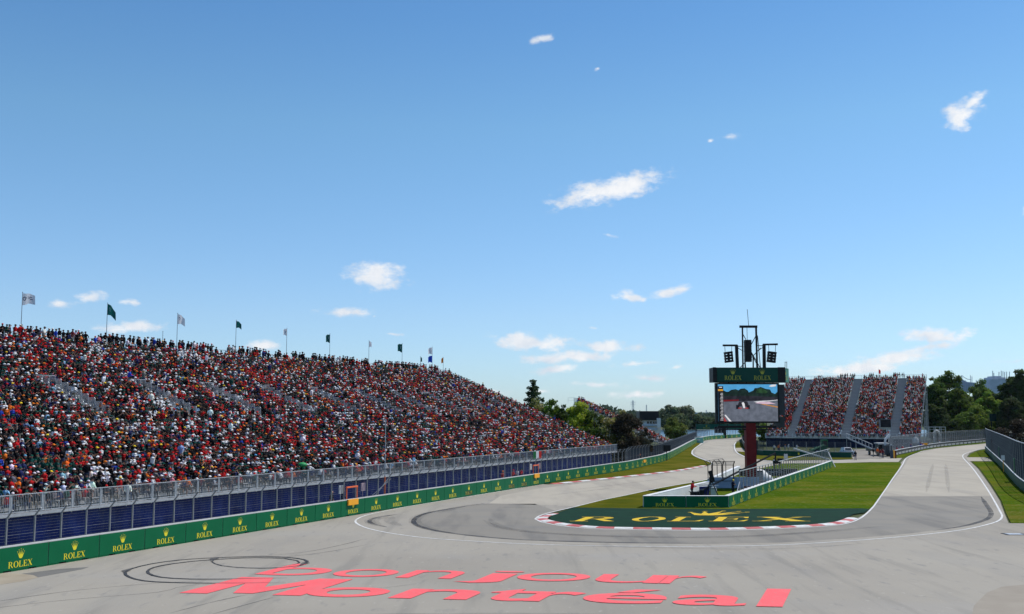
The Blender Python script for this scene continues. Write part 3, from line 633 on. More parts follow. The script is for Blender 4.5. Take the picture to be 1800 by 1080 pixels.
# right-hand wall with tall fence
R = [G(2080,1006), G(1900,912), G(1800,865), G(1762,825), G(1737,799), G(1731.5,792.5)]
R = smooth_path(R, 4.0)
wall = empty('boundary_wall', R[0], 'shaded dark green wall running away at the right edge, white rail on top', 'wall')
mb = MB(); top = MB(); nn = normals2d(R)
for i in range(len(R)-1):
    a, b = R[i], R[i+1]; 
    mb.prism([a, b, b+nn[i]*.5, a+nn[i]*.5], (0,0,1.1)); top.beam(a+Vector((0,0,1.14))+nn[i]*.1, b+Vector((0,0,1.14))+nn[i]*.1, .12, .09)
mb.build('wall_panel', noisy('dark_green_padding', [(.3,(.006,.07,.04)),(.7,(.01,.09,.05))], .6, 4, .6), wall); top.build('rail', WCONC, wall)
fence('tall_fence', 'tall blue-grey mesh fence on top of the dark green wall at right', offset_path(R, .3), 1.15, 5.35, 0, 1, 4, .09, .3, .12, .012, .012, (GALVD, WIRED, WIRED))
r_ = bpy.data.objects['tall_fence']; mb = MB(); Ro = offset_path(R, .3)
for i in range(len(Ro)-1): mb.beam(Ro[i]+Vector((0,0,5.4)), Ro[i+1]+Vector((0,0,5.4)), .09)
mb.build('top_rail', GALV, r_)
for px, hw in ((1757,1.5),(1784,2.2)):
    k = min(range(len(Ro)-1), key=lambda i: abs(proj((Ro[i].x,Ro[i].y,2.3))[0]-px)); p = Ro[k]; d = (Ro[k+1]-Ro[k]).normalized(); mb = MB(); mb.box((p.x-.12*d.y,p.y,2.2),(hw,.05,1.7),(d,Vector((-d.y,d.x,0)),Vector((0,0,1)))); 
    tag(mb.build('fence_banner', GREENW), 'small dark green banner hung on the right-hand fence, '+('farther' if px < 1770 else 'nearer')+' of two', 'banner')
k = min(range(len(Ro)-1), key=lambda i: abs(proj((Ro[i].x,Ro[i].y,1.5))[0]-1771)); p = Ro[k]
mb = MB(); mb.tube((p.x-.7,p.y,.3),(p.x-.7,p.y,2.0),.05); mb.box((p.x-.7,p.y,2.3),(.5,.06,.75),mi=1); tag(mb.build('marker_board', [ORANGE, WCONC]), 'white board on a thin orange post beside the right-hand wall', 'marker')

# far right barrier with white writing, curving to the wall
FR = smooth_path([G(*q) for q in ((1571,803.5),(1578,800.8),(1590,798),(1601,795.6),(1613,793),(1625,790.5),(1640,788),(1660,785.3),(1680,783),(1700,781),(1718,779.3),(1735,777.6))], 1.5)
vs, fs, gx0, gx1 = {}, {}, {}, {}
def text_mesh(s, offset=.01): return glyph_mesh(s, offset)
tv, tf, tx0, tx1 = text_mesh('trudund', .02)
pb = MB(); PLR = 5.2; pb.box((0,-.2,.55),(PLR-.05,.4,1.1)); ps = pb.build('barrier_block', noisy('black_banner', [(.3,(.012,.012,.013)),(.7,(.025,.025,.026))], 1, 4, .6))
tb = MB(); tb.add([(-( (x-tx0)/(tx1-tx0)-.5)*PLR*.78, .02, .22+y*.85) for x, y in tv], tf); tp = tb.build('lettering', WCONC)
cp = MB(); cp.box((0,-.2,1.14),(PLR-.03,.44,.07)); cpo = cp.build('cap_rail', GALV)
for i, (a, b) in enumerate(walk(FR, PLR)):
    o = ps.copy(); COL.objects.link(o); m = (a+b)/2; d = (a-b).normalized(); o.location = m; o.rotation_euler = (0,0,math.atan2(d.y,d.x))
    tag(o, 'black barrier board with white writing, '+ordinal(i+1)+' from the orange post along the far bend', 'barrier', 'black boards with white writing')
    for q in (tp, cpo): k = q.copy(); COL.objects.link(k); k.parent = o
for q in (ps, tp, cpo): bpy.data.objects.remove(q)
fence('debris_fence', 'grey debris fence behind the black boards on the far right bend', offset_path(FR, -.7), .9, 3.7, .35, 1, 2.4, .12, .25, .25, .014, .012, (GALVD, WIRE, WIRE))
# far middle green wall
FM = smooth_path([G(*q) for q in ((1322,797.5),(1331,800),(1342,801),(1380,802),(1420,803.3),(1460,804.4),(1496,805))], 3)
w2 = empty('boundary_wall', FM[0], 'dark green shaded wall in front of the right grandstand, behind the infield pen', 'wall'); mb = MB(); top = MB(); nn = normals2d(FM); lt = MB()
for i in range(len(FM)-1):
    a, b = FM[i], FM[i+1]; mb.prism([a, b, b-nn[i]*.4, a-nn[i]*.4], (0,0,1.08)); top.beam(a+Vector((0,0,1.11)), b+Vector((0,0,1.11)), .1, .06)
mb.build('wall_panel', bpy.data.materials['dark_green_padding'], w2); top.build('rail', GALV, w2)
for px in (1404, 1480):
    p = G(px, 803.6 if px < 1450 else 804.6); lay(lt, [[((x-.5)*.5, y*.6) for x, y in q] for q in CROWN], (p.x,p.y-.06,.45), (1,0,0), (0,0,1), (0,-1,0), .004)
lt.build('crown_emblem', YEL, w2)
fence('debris_fence', 'fine grey debris fence on the dark green wall before the right grandstand', offset_path(FM, -.2), 1.1, 3.1, 0, 1, 3, .08, .2, .1, .02, .025, (GALVD, WIRED, WIRED))
mb = MB()
FG = smooth_path([G(*q) for q in ((1330,800),(1320,797.5),(1312,791.5),(1307,784.5),(1304.5,777),(1304,772.5))], 2)
g_ = empty('guard_rail', FG[0], 'dark curving guard rail with bright edge beside the red column', 'guard rail'); top = MB()
for i in range(len(FG)-1):
    a, b = FG[i], FG[i+1]; mb.beam(a+Vector((0,0,.75)), b+Vector((0,0,.75)), .12, 1.3); top.beam(a+Vector((0,0,1.45)), b+Vector((0,0,1.45)), .16, .12)
    if i % 2 == 0: mb.beam(a, a+Vector((0,0,3.2)), .12)
mb.build('rail', BLACK, g_); top.build('cap_rail', GALV, g_)
# far barrier across the end of the track
FB = smooth_path([G(*q) for q in ((1230.5,776.4),(1240,774.6),(1250,772.9),(1260,772),(1272,771.2),(1288,770.1),(1306,768.8),(1322,767.9))], 3)
bp = proto('barrier_block', block_set(7.0, .5, 1.35, 2.4, .42, .6, .5, .2, .7), [CONC, WCONC], GREENW, YEL)
for i, (a, b) in enumerate(walk(FB, 7.0)):
    m = (a+b)/2; d = (a-b).normalized(); make_block(bp, m, math.atan2(d.y,d.x), 'tiny far green barrier before the river, '+ordinal(i+1)+' from the teal block', 'far green barriers before the river')
drop(bp)
fence('debris_fence', 'distant grey debris fence in front of the river', offset_path(FB, -.8), .9, 3.6, 0, 1, 4, .12, .4, 0, .02, 0, (GALVD, WIRED, WIRED))
p = G(1227,779); mb = MB(); mb.box((p.x,p.y,.85),(3.2,1.2,1.7)); mb.box((p.x,p.y,1.75),(3.3,1.3,.1),mi=1); mb.box((p.x-.4,p.y-.62,1.0),(1.8,.05,.5),mi=1)
tag(mb.build('crash_cushion', [noisy('teal_pad', [(.3,(.16,.42,.38)),(.7,(.22,.52,.47))], .8, 4, .6), WCONC]), 'pale teal cushion block where the far barrier ends', 'crash barrier')

# ================================================================ grandstands
UPV = Vector((0,0,1))
class Stand:
    def __init__(s, P0, d, n, s0, s1, rows, z0, pitch, rise):
        s.P0 = Vector(P0); s.d = Vector(d); s.n = Vector(n); s.s0 = s0; s.s1 = s1; s.rows = rows; s.z0 = z0; s.pitch = pitch; s.rise = rise
    def pt(s, u, D, z=0.0): return s.P0+s.d*u+s.n*D+Vector((0,0,z))
    def fz(s, D): return s.z0+s.rise/s.pitch*D
def build_stand(name, label, S, apron=.55, tarp=True, rail_h=1.15, bar=.13, gaps=()):
    root = empty(name, S.pt(S.s0,0), label, 'grandstand'); mid = (S.s0+S.s1)/2; ln = S.s1-S.s0; ax = (S.d, S.n, UPV)
    mb = MB()
    for r in range(S.rows):
        D = apron+r*S.pitch; z = S.z0+r*S.rise
        mb.box(S.pt(mid, D+.17, z-.03), (ln,.34,.05), ax); mb.box(S.pt(mid, D+.6, z-.03), (ln,.3,.05), ax)
        mb.box(S.pt(mid, D+.42, z+.42), (ln,.26,.045), ax)
        mb.box(S.pt(mid, D+.78, z+.16), (ln,.03,.2), ax)
    mb.build('seating_tiers', ALU, root)
    mb = MB(); mb.box(S.pt(mid, apron/2-.02, S.z0-.04), (ln, apron+.02, .08), ax); mb.box(S.pt(mid, .02, S.z0-.12), (ln,.1,.1), ax)
    mb.build('front_walkway', ALU, root)
    DB = apron+S.rows*S.pitch; zb = S.z0+S.rows*S.rise
    # guard rail at the front
    g = MB(); pg = MB(); h = rail_h
    g.beam(S.pt(S.s0,.0,S.z0+h), S.pt(S.s1,.0,S.z0+h), .05); g.beam(S.pt(S.s0,.0,S.z0+.08), S.pt(S.s1,.0,S.z0+.08), .045)
    k = 0; u = S.s0
    while u < S.s1:
        g.beam(S.pt(u,0,S.z0+.08), S.pt(u,0,S.z0+h), .018); u += bar
    g.build('guard_rail', GALV, root)
    def row_of(name, mb_, mat, us, D_):
        first = None; q0 = S.pt(us[0],D_)
        for u in us:
            if first is None: o = first = mb_.build(name, mat, root)
            else: o = first.copy(); COL.objects.link(o); o.parent = root; o.location = first.location+(S.pt(u,D_)-q0)
    us = list(np.arange(S.s0, S.s1+.01, 2.44)); u = us[0]
    pg.beam(S.pt(u,.0,S.z0-.25), S.pt(u,.0,S.z0+h+.04), .05); pg.box(S.pt(u+.14,.04,S.z0+h*.5), (.2,.03,h-.1), ax); row_of('rail_post', pg, GALV, us, 0)
    # back rail
    g = MB(); g.beam(S.pt(S.s0,DB+.1,zb+1.1), S.pt(S.s1,DB+.1,zb+1.1), .05); g.beam(S.pt(S.s0,DB+.1,zb+.1), S.pt(S.s1,DB+.1,zb+.1), .05)
    g.box(S.pt(mid, DB+.05-.5, zb-.04), (ln, 1.1, .06), ax)
    u = S.s0
    while u < S.s1: g.beam(S.pt(u,DB+.1,zb), S.pt(u,DB+.1,zb+1.1), .02); u += .3
    u = S.s0
    while u < S.s1: g.beam(S.pt(u,DB+.1,zb-.5), S.pt(u,DB+.1,zb+1.15), .05); u += 2.44
    g.build('back_rail', GALV, root)
    # stepped rails and frame at both ends
    for se in (S.s0, S.s1):
        g = MB()
        for r in range(0, S.rows+1, 2):
            D = apron+r*S.pitch; z = S.z0+r*S.rise
            g.beam(S.pt(se,D,z-.1), S.pt(se,D,z+1.1), .045); g.beam(S.pt(se,D,z+1.1), S.pt(se,D+S.pitch*1.7,z+1.1), .045); g.beam(S.pt(se,D+S.pitch*1.7,z), S.pt(se,D+S.pitch*1.7,z+1.1), .045)
            g.beam(S.pt(se,D,z+.55), S.pt(se,D+S.pitch*1.7,z+.55), .03)
        g.build('end_rail', GALV, root)
        f = MB(); D = apron
        while D <= DB:
            f.beam(S.pt(se,D,0), S.pt(se,D,S.fz(D-.55)-.1), .09)
            if D+2.4 <= DB: f.beam(S.pt(se,D,.2), S.pt(se,D+2.4,S.fz(D+2.4-apron)-.3), .05); f.beam(S.pt(se,D,S.fz(D-.55)-.2), S.pt(se,D+2.4,S.fz(D+2.4-apron)-.2), .1)
            D += 2.4
        f.beam(S.pt(se,apron,2.2), S.pt(se,DB,2.2), .06); (f.build('frame', GALVD, root) if 'right' not in label else None)
    us = list(np.arange(S.s0, S.s1+.01, 3.6))
    f = MB(); D = DB-.3; f.beam(S.pt(us[0],D,0), S.pt(us[0],D,S.fz(D-apron)-.15), .12); row_of('support_leg', f, GALVD, us, D)
    if tarp:
        t = MB(); u = S.s0; prev = None; nz_ = 7
        cols = int(ln/.35)
        for i in range(cols+1):
            uu = S.s0+ln*i/cols; col_ = []
            for j in range(nz_+1):
                z = .02+(S.z0-.14)*j/nz_; col_.append(S.pt(uu, .95+.05*math.sin(i*1.9+j*.35)+.035*math.sin(i*.61+j*1.1)+.02*math.sin(j*2.9+i*.13), z))
            if prev:
                t.add(prev+col_, [(j, j+1, nz_+2+j, nz_+1+j) for j in range(nz_)])
            prev = col_
        t.build('tarpaulin', BLUE_SHADED if 'right' in label else BLUE, root, smooth=True)
    return root
N1 = -WN
c_, s_ = on_wall(1085, 5.0)
S1 = Stand(c_, D0, N1, -133, 0, 39, 2.55, .8, .335)
main = build_stand('grandstand', 'long grandstand packed with spectators above a blue tarpaulin along the left of the track', S1)
# check: back corner
print('S1 back corner px', proj(S1.pt(0, .55+39*.8, 2.55+39*.335)), 'front left', proj(S1.pt(-120,0,2.55)))
r2 = math.radians(25); d2 = Vector((math.cos(r2), -math.sin(r2), 0)); n2 = Vector((math.sin(r2), math.cos(r2), 0))
P2 = WY(1618, 771.5, 274); z2 = P2.z; P2.z = 0
S2 = Stand(P2, d2, n2, -40, 0, 42, z2, .8, .4)
print('S2 z0', z2, 'top right', proj(S2.pt(0,.55+42*.8,z2+42*.4)), 'left', proj(S2.pt(-40,0,z2)), proj(S2.pt(-40,34,z2+42*.4)))
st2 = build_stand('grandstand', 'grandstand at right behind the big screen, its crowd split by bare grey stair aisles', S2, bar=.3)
a3 = math.radians(13); d3 = Vector((math.sin(a3), math.cos(a3), 0)); n3 = Vector((-math.cos(a3), math.sin(a3), 0))
S3 = Stand((35,230,0), d3, n3, -11, 0, 24, 2.3, .8, .37)
st3 = build_stand('grandstand', 'distant grandstand half hidden by bushes beyond the long one', S3, bar=.4, tarp=False)
print('S3', proj(S3.pt(0,0,2.3)), proj(S3.pt(0,22.5,12.3)))

# aisle guards of the long stand
VOM = [s_v for s_v in ()]
def s_at(px, D):
    P = S1.pt(0, D); z = S1.fz(D-.55); k = (px-900)/F; c = math.cos(PITCH); s2 = math.sin(PITCH)
    # X = k*(Y c + (z-8.5) s)
    return (k*(P.y*c+(z-CH)*s2)-P.x)/(S1.d.x-k*S1.d.y*c)
vs_ = [s_at(172,15.4), s_at(327,15.4), s_at(441,15.4), s_at(537,15.4)]
print('vomitory s', vs_)
while vs_[-1] < -9: vs_.append(vs_[-1]+10.1)
vs_.insert(0, vs_[0]-11.4)
def guard_panel(g, S, u, D, z, L_=.74, h=1.15):
    a = S.pt(u,D,z+.05); b = S.pt(u,D+L_,z+.05); c = S.pt(u,D,z+h); d = S.pt(u,D+L_,z+h)
    g.beam(a,c-Vector((0,0,.1)),.05); g.beam(b,d-Vector((0,0,.1)),.05); g.beam(c.lerp(d,.12),c.lerp(d,.88),.05); g.beam(c-Vector((0,0,.1)),c.lerp(d,.12),.05); g.beam(d-Vector((0,0,.1)),c.lerp(d,.88),.05); g.beam(a+Vector((0,0,.1)),b+Vector((0,0,.1)),.035)
    for k in range(1,6): g.beam(a.lerp(b,k/6)+Vector((0,0,.1)), c.lerp(d,k/6), .034)
for v in vs_:
    g = MB()
    for line in (0, -2.1):
        for r in range(17, 25):
            guard_panel(g, S1, v+line, .55+r*.8+.02, S1.z0+r*.335)
    for k in range(3): 
        D = .55+24.9*.8; z = S1.z0+25*.335; a = S1.pt(v-2.1+k*.7, D, z); b = S1.pt(v-2.1+k*.7+.66, D, z)
        g.beam(a,a+UPV*1.1,.045); g.beam(b,b+UPV*1.1,.045); g.beam(a+UPV*1.1,b+UPV*1.1,.045); g.beam(a+UPV*.15,b+UPV*.15,.035)
        for q in range(1,6): g.beam(a.lerp(b,q/6)+UPV*.15, a.lerp(b,q/6)+UPV*1.1, .022)
    g.build('aisle_rail', GALV, main)
    g = MB()
    for r in range(13, 17): g.box(S1.pt(v-.9, .55+r*.8+.4, S1.z0+r*.335+.02), (2.0,.78,.05), (S1.d,S1.n,UPV)); g.box(S1.pt(v-.9, .55+r*.8+.2, S1.z0+r*.335+.2), (1.2,.38,.05), (S1.d,S1.n,UPV))
    g.build('aisle_steps', ALU, main)
# stand 2: aisles (local u), vomitory blocks, stair down to the ground
def u_at(S, px, D):
    P = S.pt(0, D); z = S.fz(D-.55); k = (px-900)/F; c = math.cos(PITCH); s2 = math.sin(PITCH)
    return (k*(P.y*c+(z-CH)*s2)-P.x)/(S.d.x-k*S.d.y*c)
AIS = []
for (pb, wb, pt_) in ((1391,13,1421),(1486,15,1506),(1572,15,1584)):
    ub = u_at(S2, pb, 1.2); AIS.append((ub, 1.15*wb/7.2/1.0)); print('aisle', ub, u_at(S2, pt_, 30))
g = MB()
for ub, w in AIS:
    for r in range(42):
        D = .55+r*.8; z = S2.z0+r*.4
        g.box(S2.pt(ub, D+.4, z+.45), (w*.96,.5,.03), (S2.d,S2.n,UPV)); g.box(S2.pt(ub, D+.02, z+.29), (w*.96,.02,.3), (S2.d,S2.n,UPV), mi=1)
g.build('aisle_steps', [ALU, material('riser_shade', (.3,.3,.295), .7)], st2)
g = MB()
for px, D in ((1557,6.0),(1516,8)):
    u = u_at(S2, px, D); z = S2.fz(D-.55)
    if px == 1557: g.box(S2.pt(u, D+.4, z+1.2), (2.6,.8,2.2), (S2.d,S2.n,UPV), mi=1)
    for k in (-1.5,1.5): g.beam(S2.pt(u+k,D-.2,z), S2.pt(u+k,D-.2,z+2.2), .3)
    g.beam(S2.pt(u-1.5,D-.2,z+2.2), S2.pt(u+1.5,D-.2,z+2.2), .08)
g.build('exit_portal', [GALVD, BLACK], st2)
st = MB(); a = WY(1488,770,275); b = WY(1534,790,256); w_ = Vector((.25,1,0)).normalized()
for k in range(15):
    p = a.lerp(b, (k+.5)/15); st.box(p, (.45,1.5,.06))
for o_ in (0, 1.5):
    st.beam(a+w_*o_, b+w_*o_, .12, .3); st.beam(a+w_*o_+UPV*1.15, b+w_*o_+UPV*1.15, .1)
    for k in range(9): p = a.lerp(b, k/8)+w_*o_; st.beam(p, p+UPV*1.15, .05)
for k in (0,3,6): p = a.lerp(b, k/8); st.beam((p.x,p.y,0), p, .1)
st.build('stairway', GALV, st2)
g = MB()
for k in range(9): g.beam(S2.pt(.4,1.5+3.3*k,0), S2.pt(.4,1.5+3.3*k,S2.fz(.6+3.3*k)+.2), .06)
g.build('end_tower', GALV, st2)

# ================================================================ people
import bmesh
from mathutils.bvhtree import BVHTree
def body_parts(pose, seated, rnd):
    """segments (a, b, r1, r2, slot) of a human figure; slots: 0 skin 1 shirt 2 trousers 3 hair 4 shoes.  +y is forward, floor at z=0"""
    V = Vector; seg = []; balls = []
    if seated:
        hz = .52; lean = pose.get('lean', .06); chest = V((0,lean,hz+.42)); hip = V((0,-.02,hz+.02))
        for sx in (-1,1):
            h_ = V((sx*.09,.0,hz)); k_ = V((sx*.13+sx*pose.get('kn',0),.42,hz+.02)); f_ = V((sx*.13,.46,.08))
            seg += [(h_,k_,.09,.065,2),(k_,f_,.062,.042,2 if pose.get('long',1) else 0),(f_+V((0,-.03,-.02)),f_+V((0,.16,-.04)),.045,.035,4)]
    else:
        hz = .93; lean = pose.get('lean', .02); chest = V((0,lean,hz+.44)); hip = V((0,-.01,hz))
        for sx in (-1,1):
            h_ = V((sx*.09,0,hz)); k_ = V((sx*.11,.03+.02*sx,.5)); f_ = V((sx*.12,-.02+pose.get('st',.0)*sx,.08))
            seg += [(h_,k_,.095,.062,2),(k_,f_,.062,.042,2),(f_+V((0,-.04,-.03)),f_+V((0,.16,-.04)),.045,.035,4)]
    seg += [(hip+V((0,0,-.03)),hip+V((0,0,.1)),.15,.15,2),(hip+V((0,0,.08)),hip.lerp(chest,.6),.155,.165,1),(hip.lerp(chest,.5),chest,.165,.185,1),(chest,chest+V((0,.0,.1)),.18,.08,1)]
    seg.append((chest+V((0,.005,.05)),chest+V((0,.03,.19)),.05,.05,0))
    hd = chest+V((pose.get('hx',0),.045+pose.get('hy',0),.285)); 
    for sx, ar in ((-1,pose['L']),(1,pose['R'])):
        sh = chest+V((sx*.185,0,.03)); e = chest+V((sx*ar[0][0],ar[0][1],ar[0][2])); h_ = chest+V((sx*ar[1][0],ar[1][1],ar[1][2]))
        seg += [(chest+V((sx*.1,0,.05)),sh,.075,.065,1),(sh,e,.06,.045,1),(e,h_,.043,.03,1 if pose.get('sl') else 0),(h_,h_+(h_-e).normalized()*.12,.036,.026,0)]
    return seg, hd
ARM_LAP = ((.24,.08,-.24),(.12,.32,-.26)); ARM_CROSS = ((.25,.08,-.22),(-.04,.24,-.14)); ARM_UP = ((.3,.16,.0),(.12,.26,.2)); ARM_WAVE = ((.3,.02,.16),(.28,.05,.44))
ARM_SIDE = ((.24,-.02,-.27),(.24,.06,-.52)); ARM_RAIL = ((.25,.12,-.22),(.18,.36,-.16)); ARM_HIP = ((.33,-.06,-.2),(.2,.08,-.4)); ARM_FACE = ((.22,.2,-.12),(.05,.2,.16))
POSES_S = [dict(L=ARM_LAP,R=ARM_LAP,sl=1), dict(L=ARM_CROSS,R=ARM_CROSS,sl=1), dict(L=ARM_LAP,R=ARM_UP,lean=.02,sl=1), dict(L=ARM_FACE,R=ARM_LAP,lean=.14,hy=.03,sl=1), dict(L=ARM_RAIL,R=ARM_RAIL,lean=.16,kn=.05,long=0), dict(L=ARM_UP,R=ARM_UP,hx=.01)]
POSES_T = [dict(L=ARM_SIDE,R=ARM_SIDE), dict(L=ARM_RAIL,R=ARM_RAIL,lean=.07,sl=1), dict(L=ARM_HIP,R=ARM_UP,st=.06), dict(L=ARM_CROSS,R=ARM_CROSS,sl=1)]
def low_template(pose, seated):
    mb = MB(); seg, hd = body_parts(pose, seated, None)
    for i, (a, b, r1, r2, sl) in enumerate(seg):
        big = r1 > .13
        n = 6 if big else 4
        mb.tube(a, b, r1, r2, n=n, mi=sl, caps=big or i in ())
    mb.ball(hd, (.078,.095,.11), 6, 5, mi=0)
    # cap (slot 5) = upper dome and brim
    dome = MB(); dome.ball(hd+Vector((0,-.01,.04)), (.118,.13,.088), 7, 4, mi=5); mb.add(dome.v, dome.f, 5)
    z = hd.z+.045; mb.add([(hd.x-.1,hd.y+.06,z),(hd.x+.1,hd.y+.06,z),(hd.x+.075,hd.y+.22,z-.02),(hd.x-.075,hd.y+.22,z-.02)], [(0,1,2,3)], 5)
    V = np.array(mb.v, dtype=np.float32); return V, mb.f, np.array(mb.mi), hd
LOW_S = [low_template(p, True) for p in POSES_S]; LOW_T = [low_template(p, False) for p in POSES_T]
print('low template faces', len(LOW_S[0][1]))

# individual bodies: one continuous remeshed surface each
SKIN_M = bpy.data.materials.new('skin'); SKIN_M.use_nodes = True
def rand_ramp(m, stops, rough=.8):
    t = m.node_tree; b = t.nodes['Principled BSDF']; oi = N(t, 'ShaderNodeObjectInfo'); r = N(t, 'ShaderNodeValToRGB'); r.color_ramp.interpolation = 'CONSTANT'
    t.links.new(oi.outputs['Random'], r.inputs[0]); r.color_ramp.elements[0].position = 0; r.color_ramp.elements[0].color = (*stops[0], 1); r.color_ramp.elements[1].position = 1/len(stops); r.color_ramp.elements[1].color = (*stops[1], 1)
    for i, c in enumerate(stops[2:], 2): e = r.color_ramp.elements.new(i/len(stops)); e.color = (*c, 1)
    t.links.new(r.outputs[0], b.inputs['Base Color']); b.inputs['Roughness'].default_value = rough; b.inputs['Specular IOR Level'].default_value = .25
rand_ramp(SKIN_M, [(.5,.28,.19),(.55,.33,.24),(.4,.22,.14),(.22,.11,.065),(.48,.27,.19)], .6)
TROU_M = bpy.data.materials.new('trousers'); TROU_M.use_nodes = True
rand_ramp(TROU_M, [(.03,.04,.08),(.02,.02,.022),(.25,.21,.15),(.05,.07,.13),(.04,.04,.04),(.35,.33,.3)])
HAIR_M = material('hair', (.03,.018,.01), .7); SHOE_M = material('shoes', (.05,.05,.05), .6)
CLOTH_M = bpy.data.materials.new('shirt_fabric'); CLOTH_M.use_nodes = True
_t = CLOTH_M.node_tree; _oi = N(_t, 'ShaderNodeObjectInfo'); _t.links.new(_oi.outputs['Color'], _t.nodes['Principled BSDF'].inputs['Base Color']); _t.nodes['Principled BSDF'].inputs['Roughness'].default_value = .85; _t.nodes['Principled BSDF'].inputs['Specular IOR Level'].default_value = .15
def hi_body(pose, seated):
    mb = MB(); seg, hd = body_parts(pose, seated, None)
    for a, b, r1, r2, sl in seg:
        mb.tube(a, b, r1, r2, n=12, mi=sl); mb.ball(a, r1*.98, 10, 7, mi=sl); mb.ball(b, r2*.98, 10, 7, mi=sl)
    mb.ball(hd, (.078,.095,.118), 14, 10, mi=0); mb.ball(hd+Vector((0,.095,-.012)), (.014,.02,.022), 6, 5, mi=0)
    mb.ball(hd+Vector((0,.06,-.07)), (.045,.035,.04), 8, 6, mi=0)
    for sx in (-1,1): mb.ball(hd+Vector((sx*.08,-.005,-.01)), (.014,.022,.034), 6, 5, mi=0)
    mb.ball(hd+Vector((0,-.022,.018)), (.086,.09,.108), 14, 10, mi=3)
    src = bpy.data.meshes.new('src'); src.from_pydata(mb.v, [], mb.f); src.polygons.foreach_set('material_index', mb.mi)
    o = bpy.data.objects.new('src', src); COL.objects.link(o)
    m = o.modifiers.new('r', 'REMESH'); m.mode = 'VOXEL'; m.voxel_size = .017
    s = o.modifiers.new('s', 'SMOOTH'); s.factor = .5; s.iterations = 3
    bpy.context.view_layer.update(); dg = bpy.context.evaluated_depsgraph_get()
    me = bpy.data.meshes.new_from_object(o.evaluated_get(dg)); bpy.data.objects.remove(o)
    bvh = BVHTree.FromPolygons(mb.v, mb.f); mi = []
    for p in me.polygons:
        _, _, idx, _ = bvh.find_nearest(p.center); sl = mb.mi[idx]
        if sl == 3 and p.center.y > hd.y+.045 and p.center.z < hd.z+.06: sl = 0
        mi.append(sl)
    me.materials.clear()
    for q in (SKIN_M, CLOTH_M, TROU_M, HAIR_M, SHOE_M): me.materials.append(q)
    me.polygons.foreach_set('material_index', mi); me.polygons.foreach_set('use_smooth', [True]*len(mi)); me.name = 'person'
    return me, hd
HI_S = [hi_body(p, True) for p in POSES_S]; HI_T = [hi_body(p, False) for p in POSES_T]
def cap_mesh():
    mb = MB(); n = 14; rings = []
    for j in range(5):
        t = j/4*PI/2; 
        rings.append([(.1*math.cos(t)*math.cos(2*PI*i/n), -.01+.115*math.cos(t)*math.sin(2*PI*i/n), .035+.09*math.sin(t)) for i in range(n)])
    P = [p for r in rings for p in r]; fs = [(j*n+i, j*n+(i+1) % n, (j+1)*n+(i+1) % n, (j+1)*n+i) for j in range(4) for i in range(n)]
    mb.add(P, fs); a = ell(0, .06, .085, .15, 0, PI, 8); k = len(a)
    mb.add([(x,y,.045-.12*abs(x)-.05*max(0,y-.1)) for x, y in a]+[(x,y,.034-.12*abs(x)-.05*max(0,y-.1)) for x, y in a], [tuple(range(k)), tuple(range(2*k-1,k-1,-1))]+[(i,i+1,k+i+1,k+i) for i in range(k-1)])
    me = bpy.data.meshes.new('cap'); me.from_pydata(mb.v, [], mb.f); me.materials.append(CLOTH_M); me.polygons.foreach_set('use_smooth', [True]*len(mb.f)); return me
CAPM = cap_mesh()
def add_person(me_hd, loc, yaw, shirt, cap, label, group=None, scale=1.0, capname='cap'):
    me, hd = me_hd; o = bpy.data.objects.new('person', me); COL.objects.link(o); o.location = loc; o.rotation_euler = (0,0,yaw); o.scale = (scale,)*3
    o.color = (*shirt, 1); tag(o, label, 'person', group)
    if cap is not None:
        c = bpy.data.objects.new(capname, CAPM); COL.objects.link(c); c.parent = o; c.location = hd; c.color = (*cap, 1)
    return o

# ---------------------------------------------------------------- the crowd
CAPC = [('dark green',(.004,.075,.055),.2),('red',(.56,.014,.016),.18),('white',(.72,.72,.72),.19),('black',(.012,.012,.014),.25),('orange',(.75,.2,.02),.055),('navy blue',(.02,.03,.12),.05),('yellow',(.8,.55,.03),.02),('light blue',(.12,.35,.6),.01)]
SHC = [('black',(.007,.006,.008),.48),('red',(.46,.01,.012),.15),('white',(.78,.78,.78),.13),('dark green',(.006,.05,.04),.04),('navy blue',(.02,.028,.1),.09),('grey',(.16,.15,.15),.04),('orange',(.75,.16,.02),.025),('maroon',(.16,.015,.03),.05),('light blue',(.25,.42,.6),.02),('royal blue',(.02,.06,.4),.015),('pink',(.7,.25,.3),.01)]
SKC = [(.38,.2,.13),(.42,.24,.17),(.3,.16,.1),(.16,.08,.045),(.36,.19,.13)]; TRC = [(.03,.04,.08),(.02,.02,.022),(.2,.17,.12),(.05,.07,.13),(.04,.04,.04),(.02,.02,.02)]
cw = np.array([c[2] for c in CAPC]); cw /= cw.sum(); sw = np.array([c[2] for c in SHC]); sw /= sw.sum()
people = []     # stand, seated?, loc, yaw, template, cap idx, shirt idx, row, key
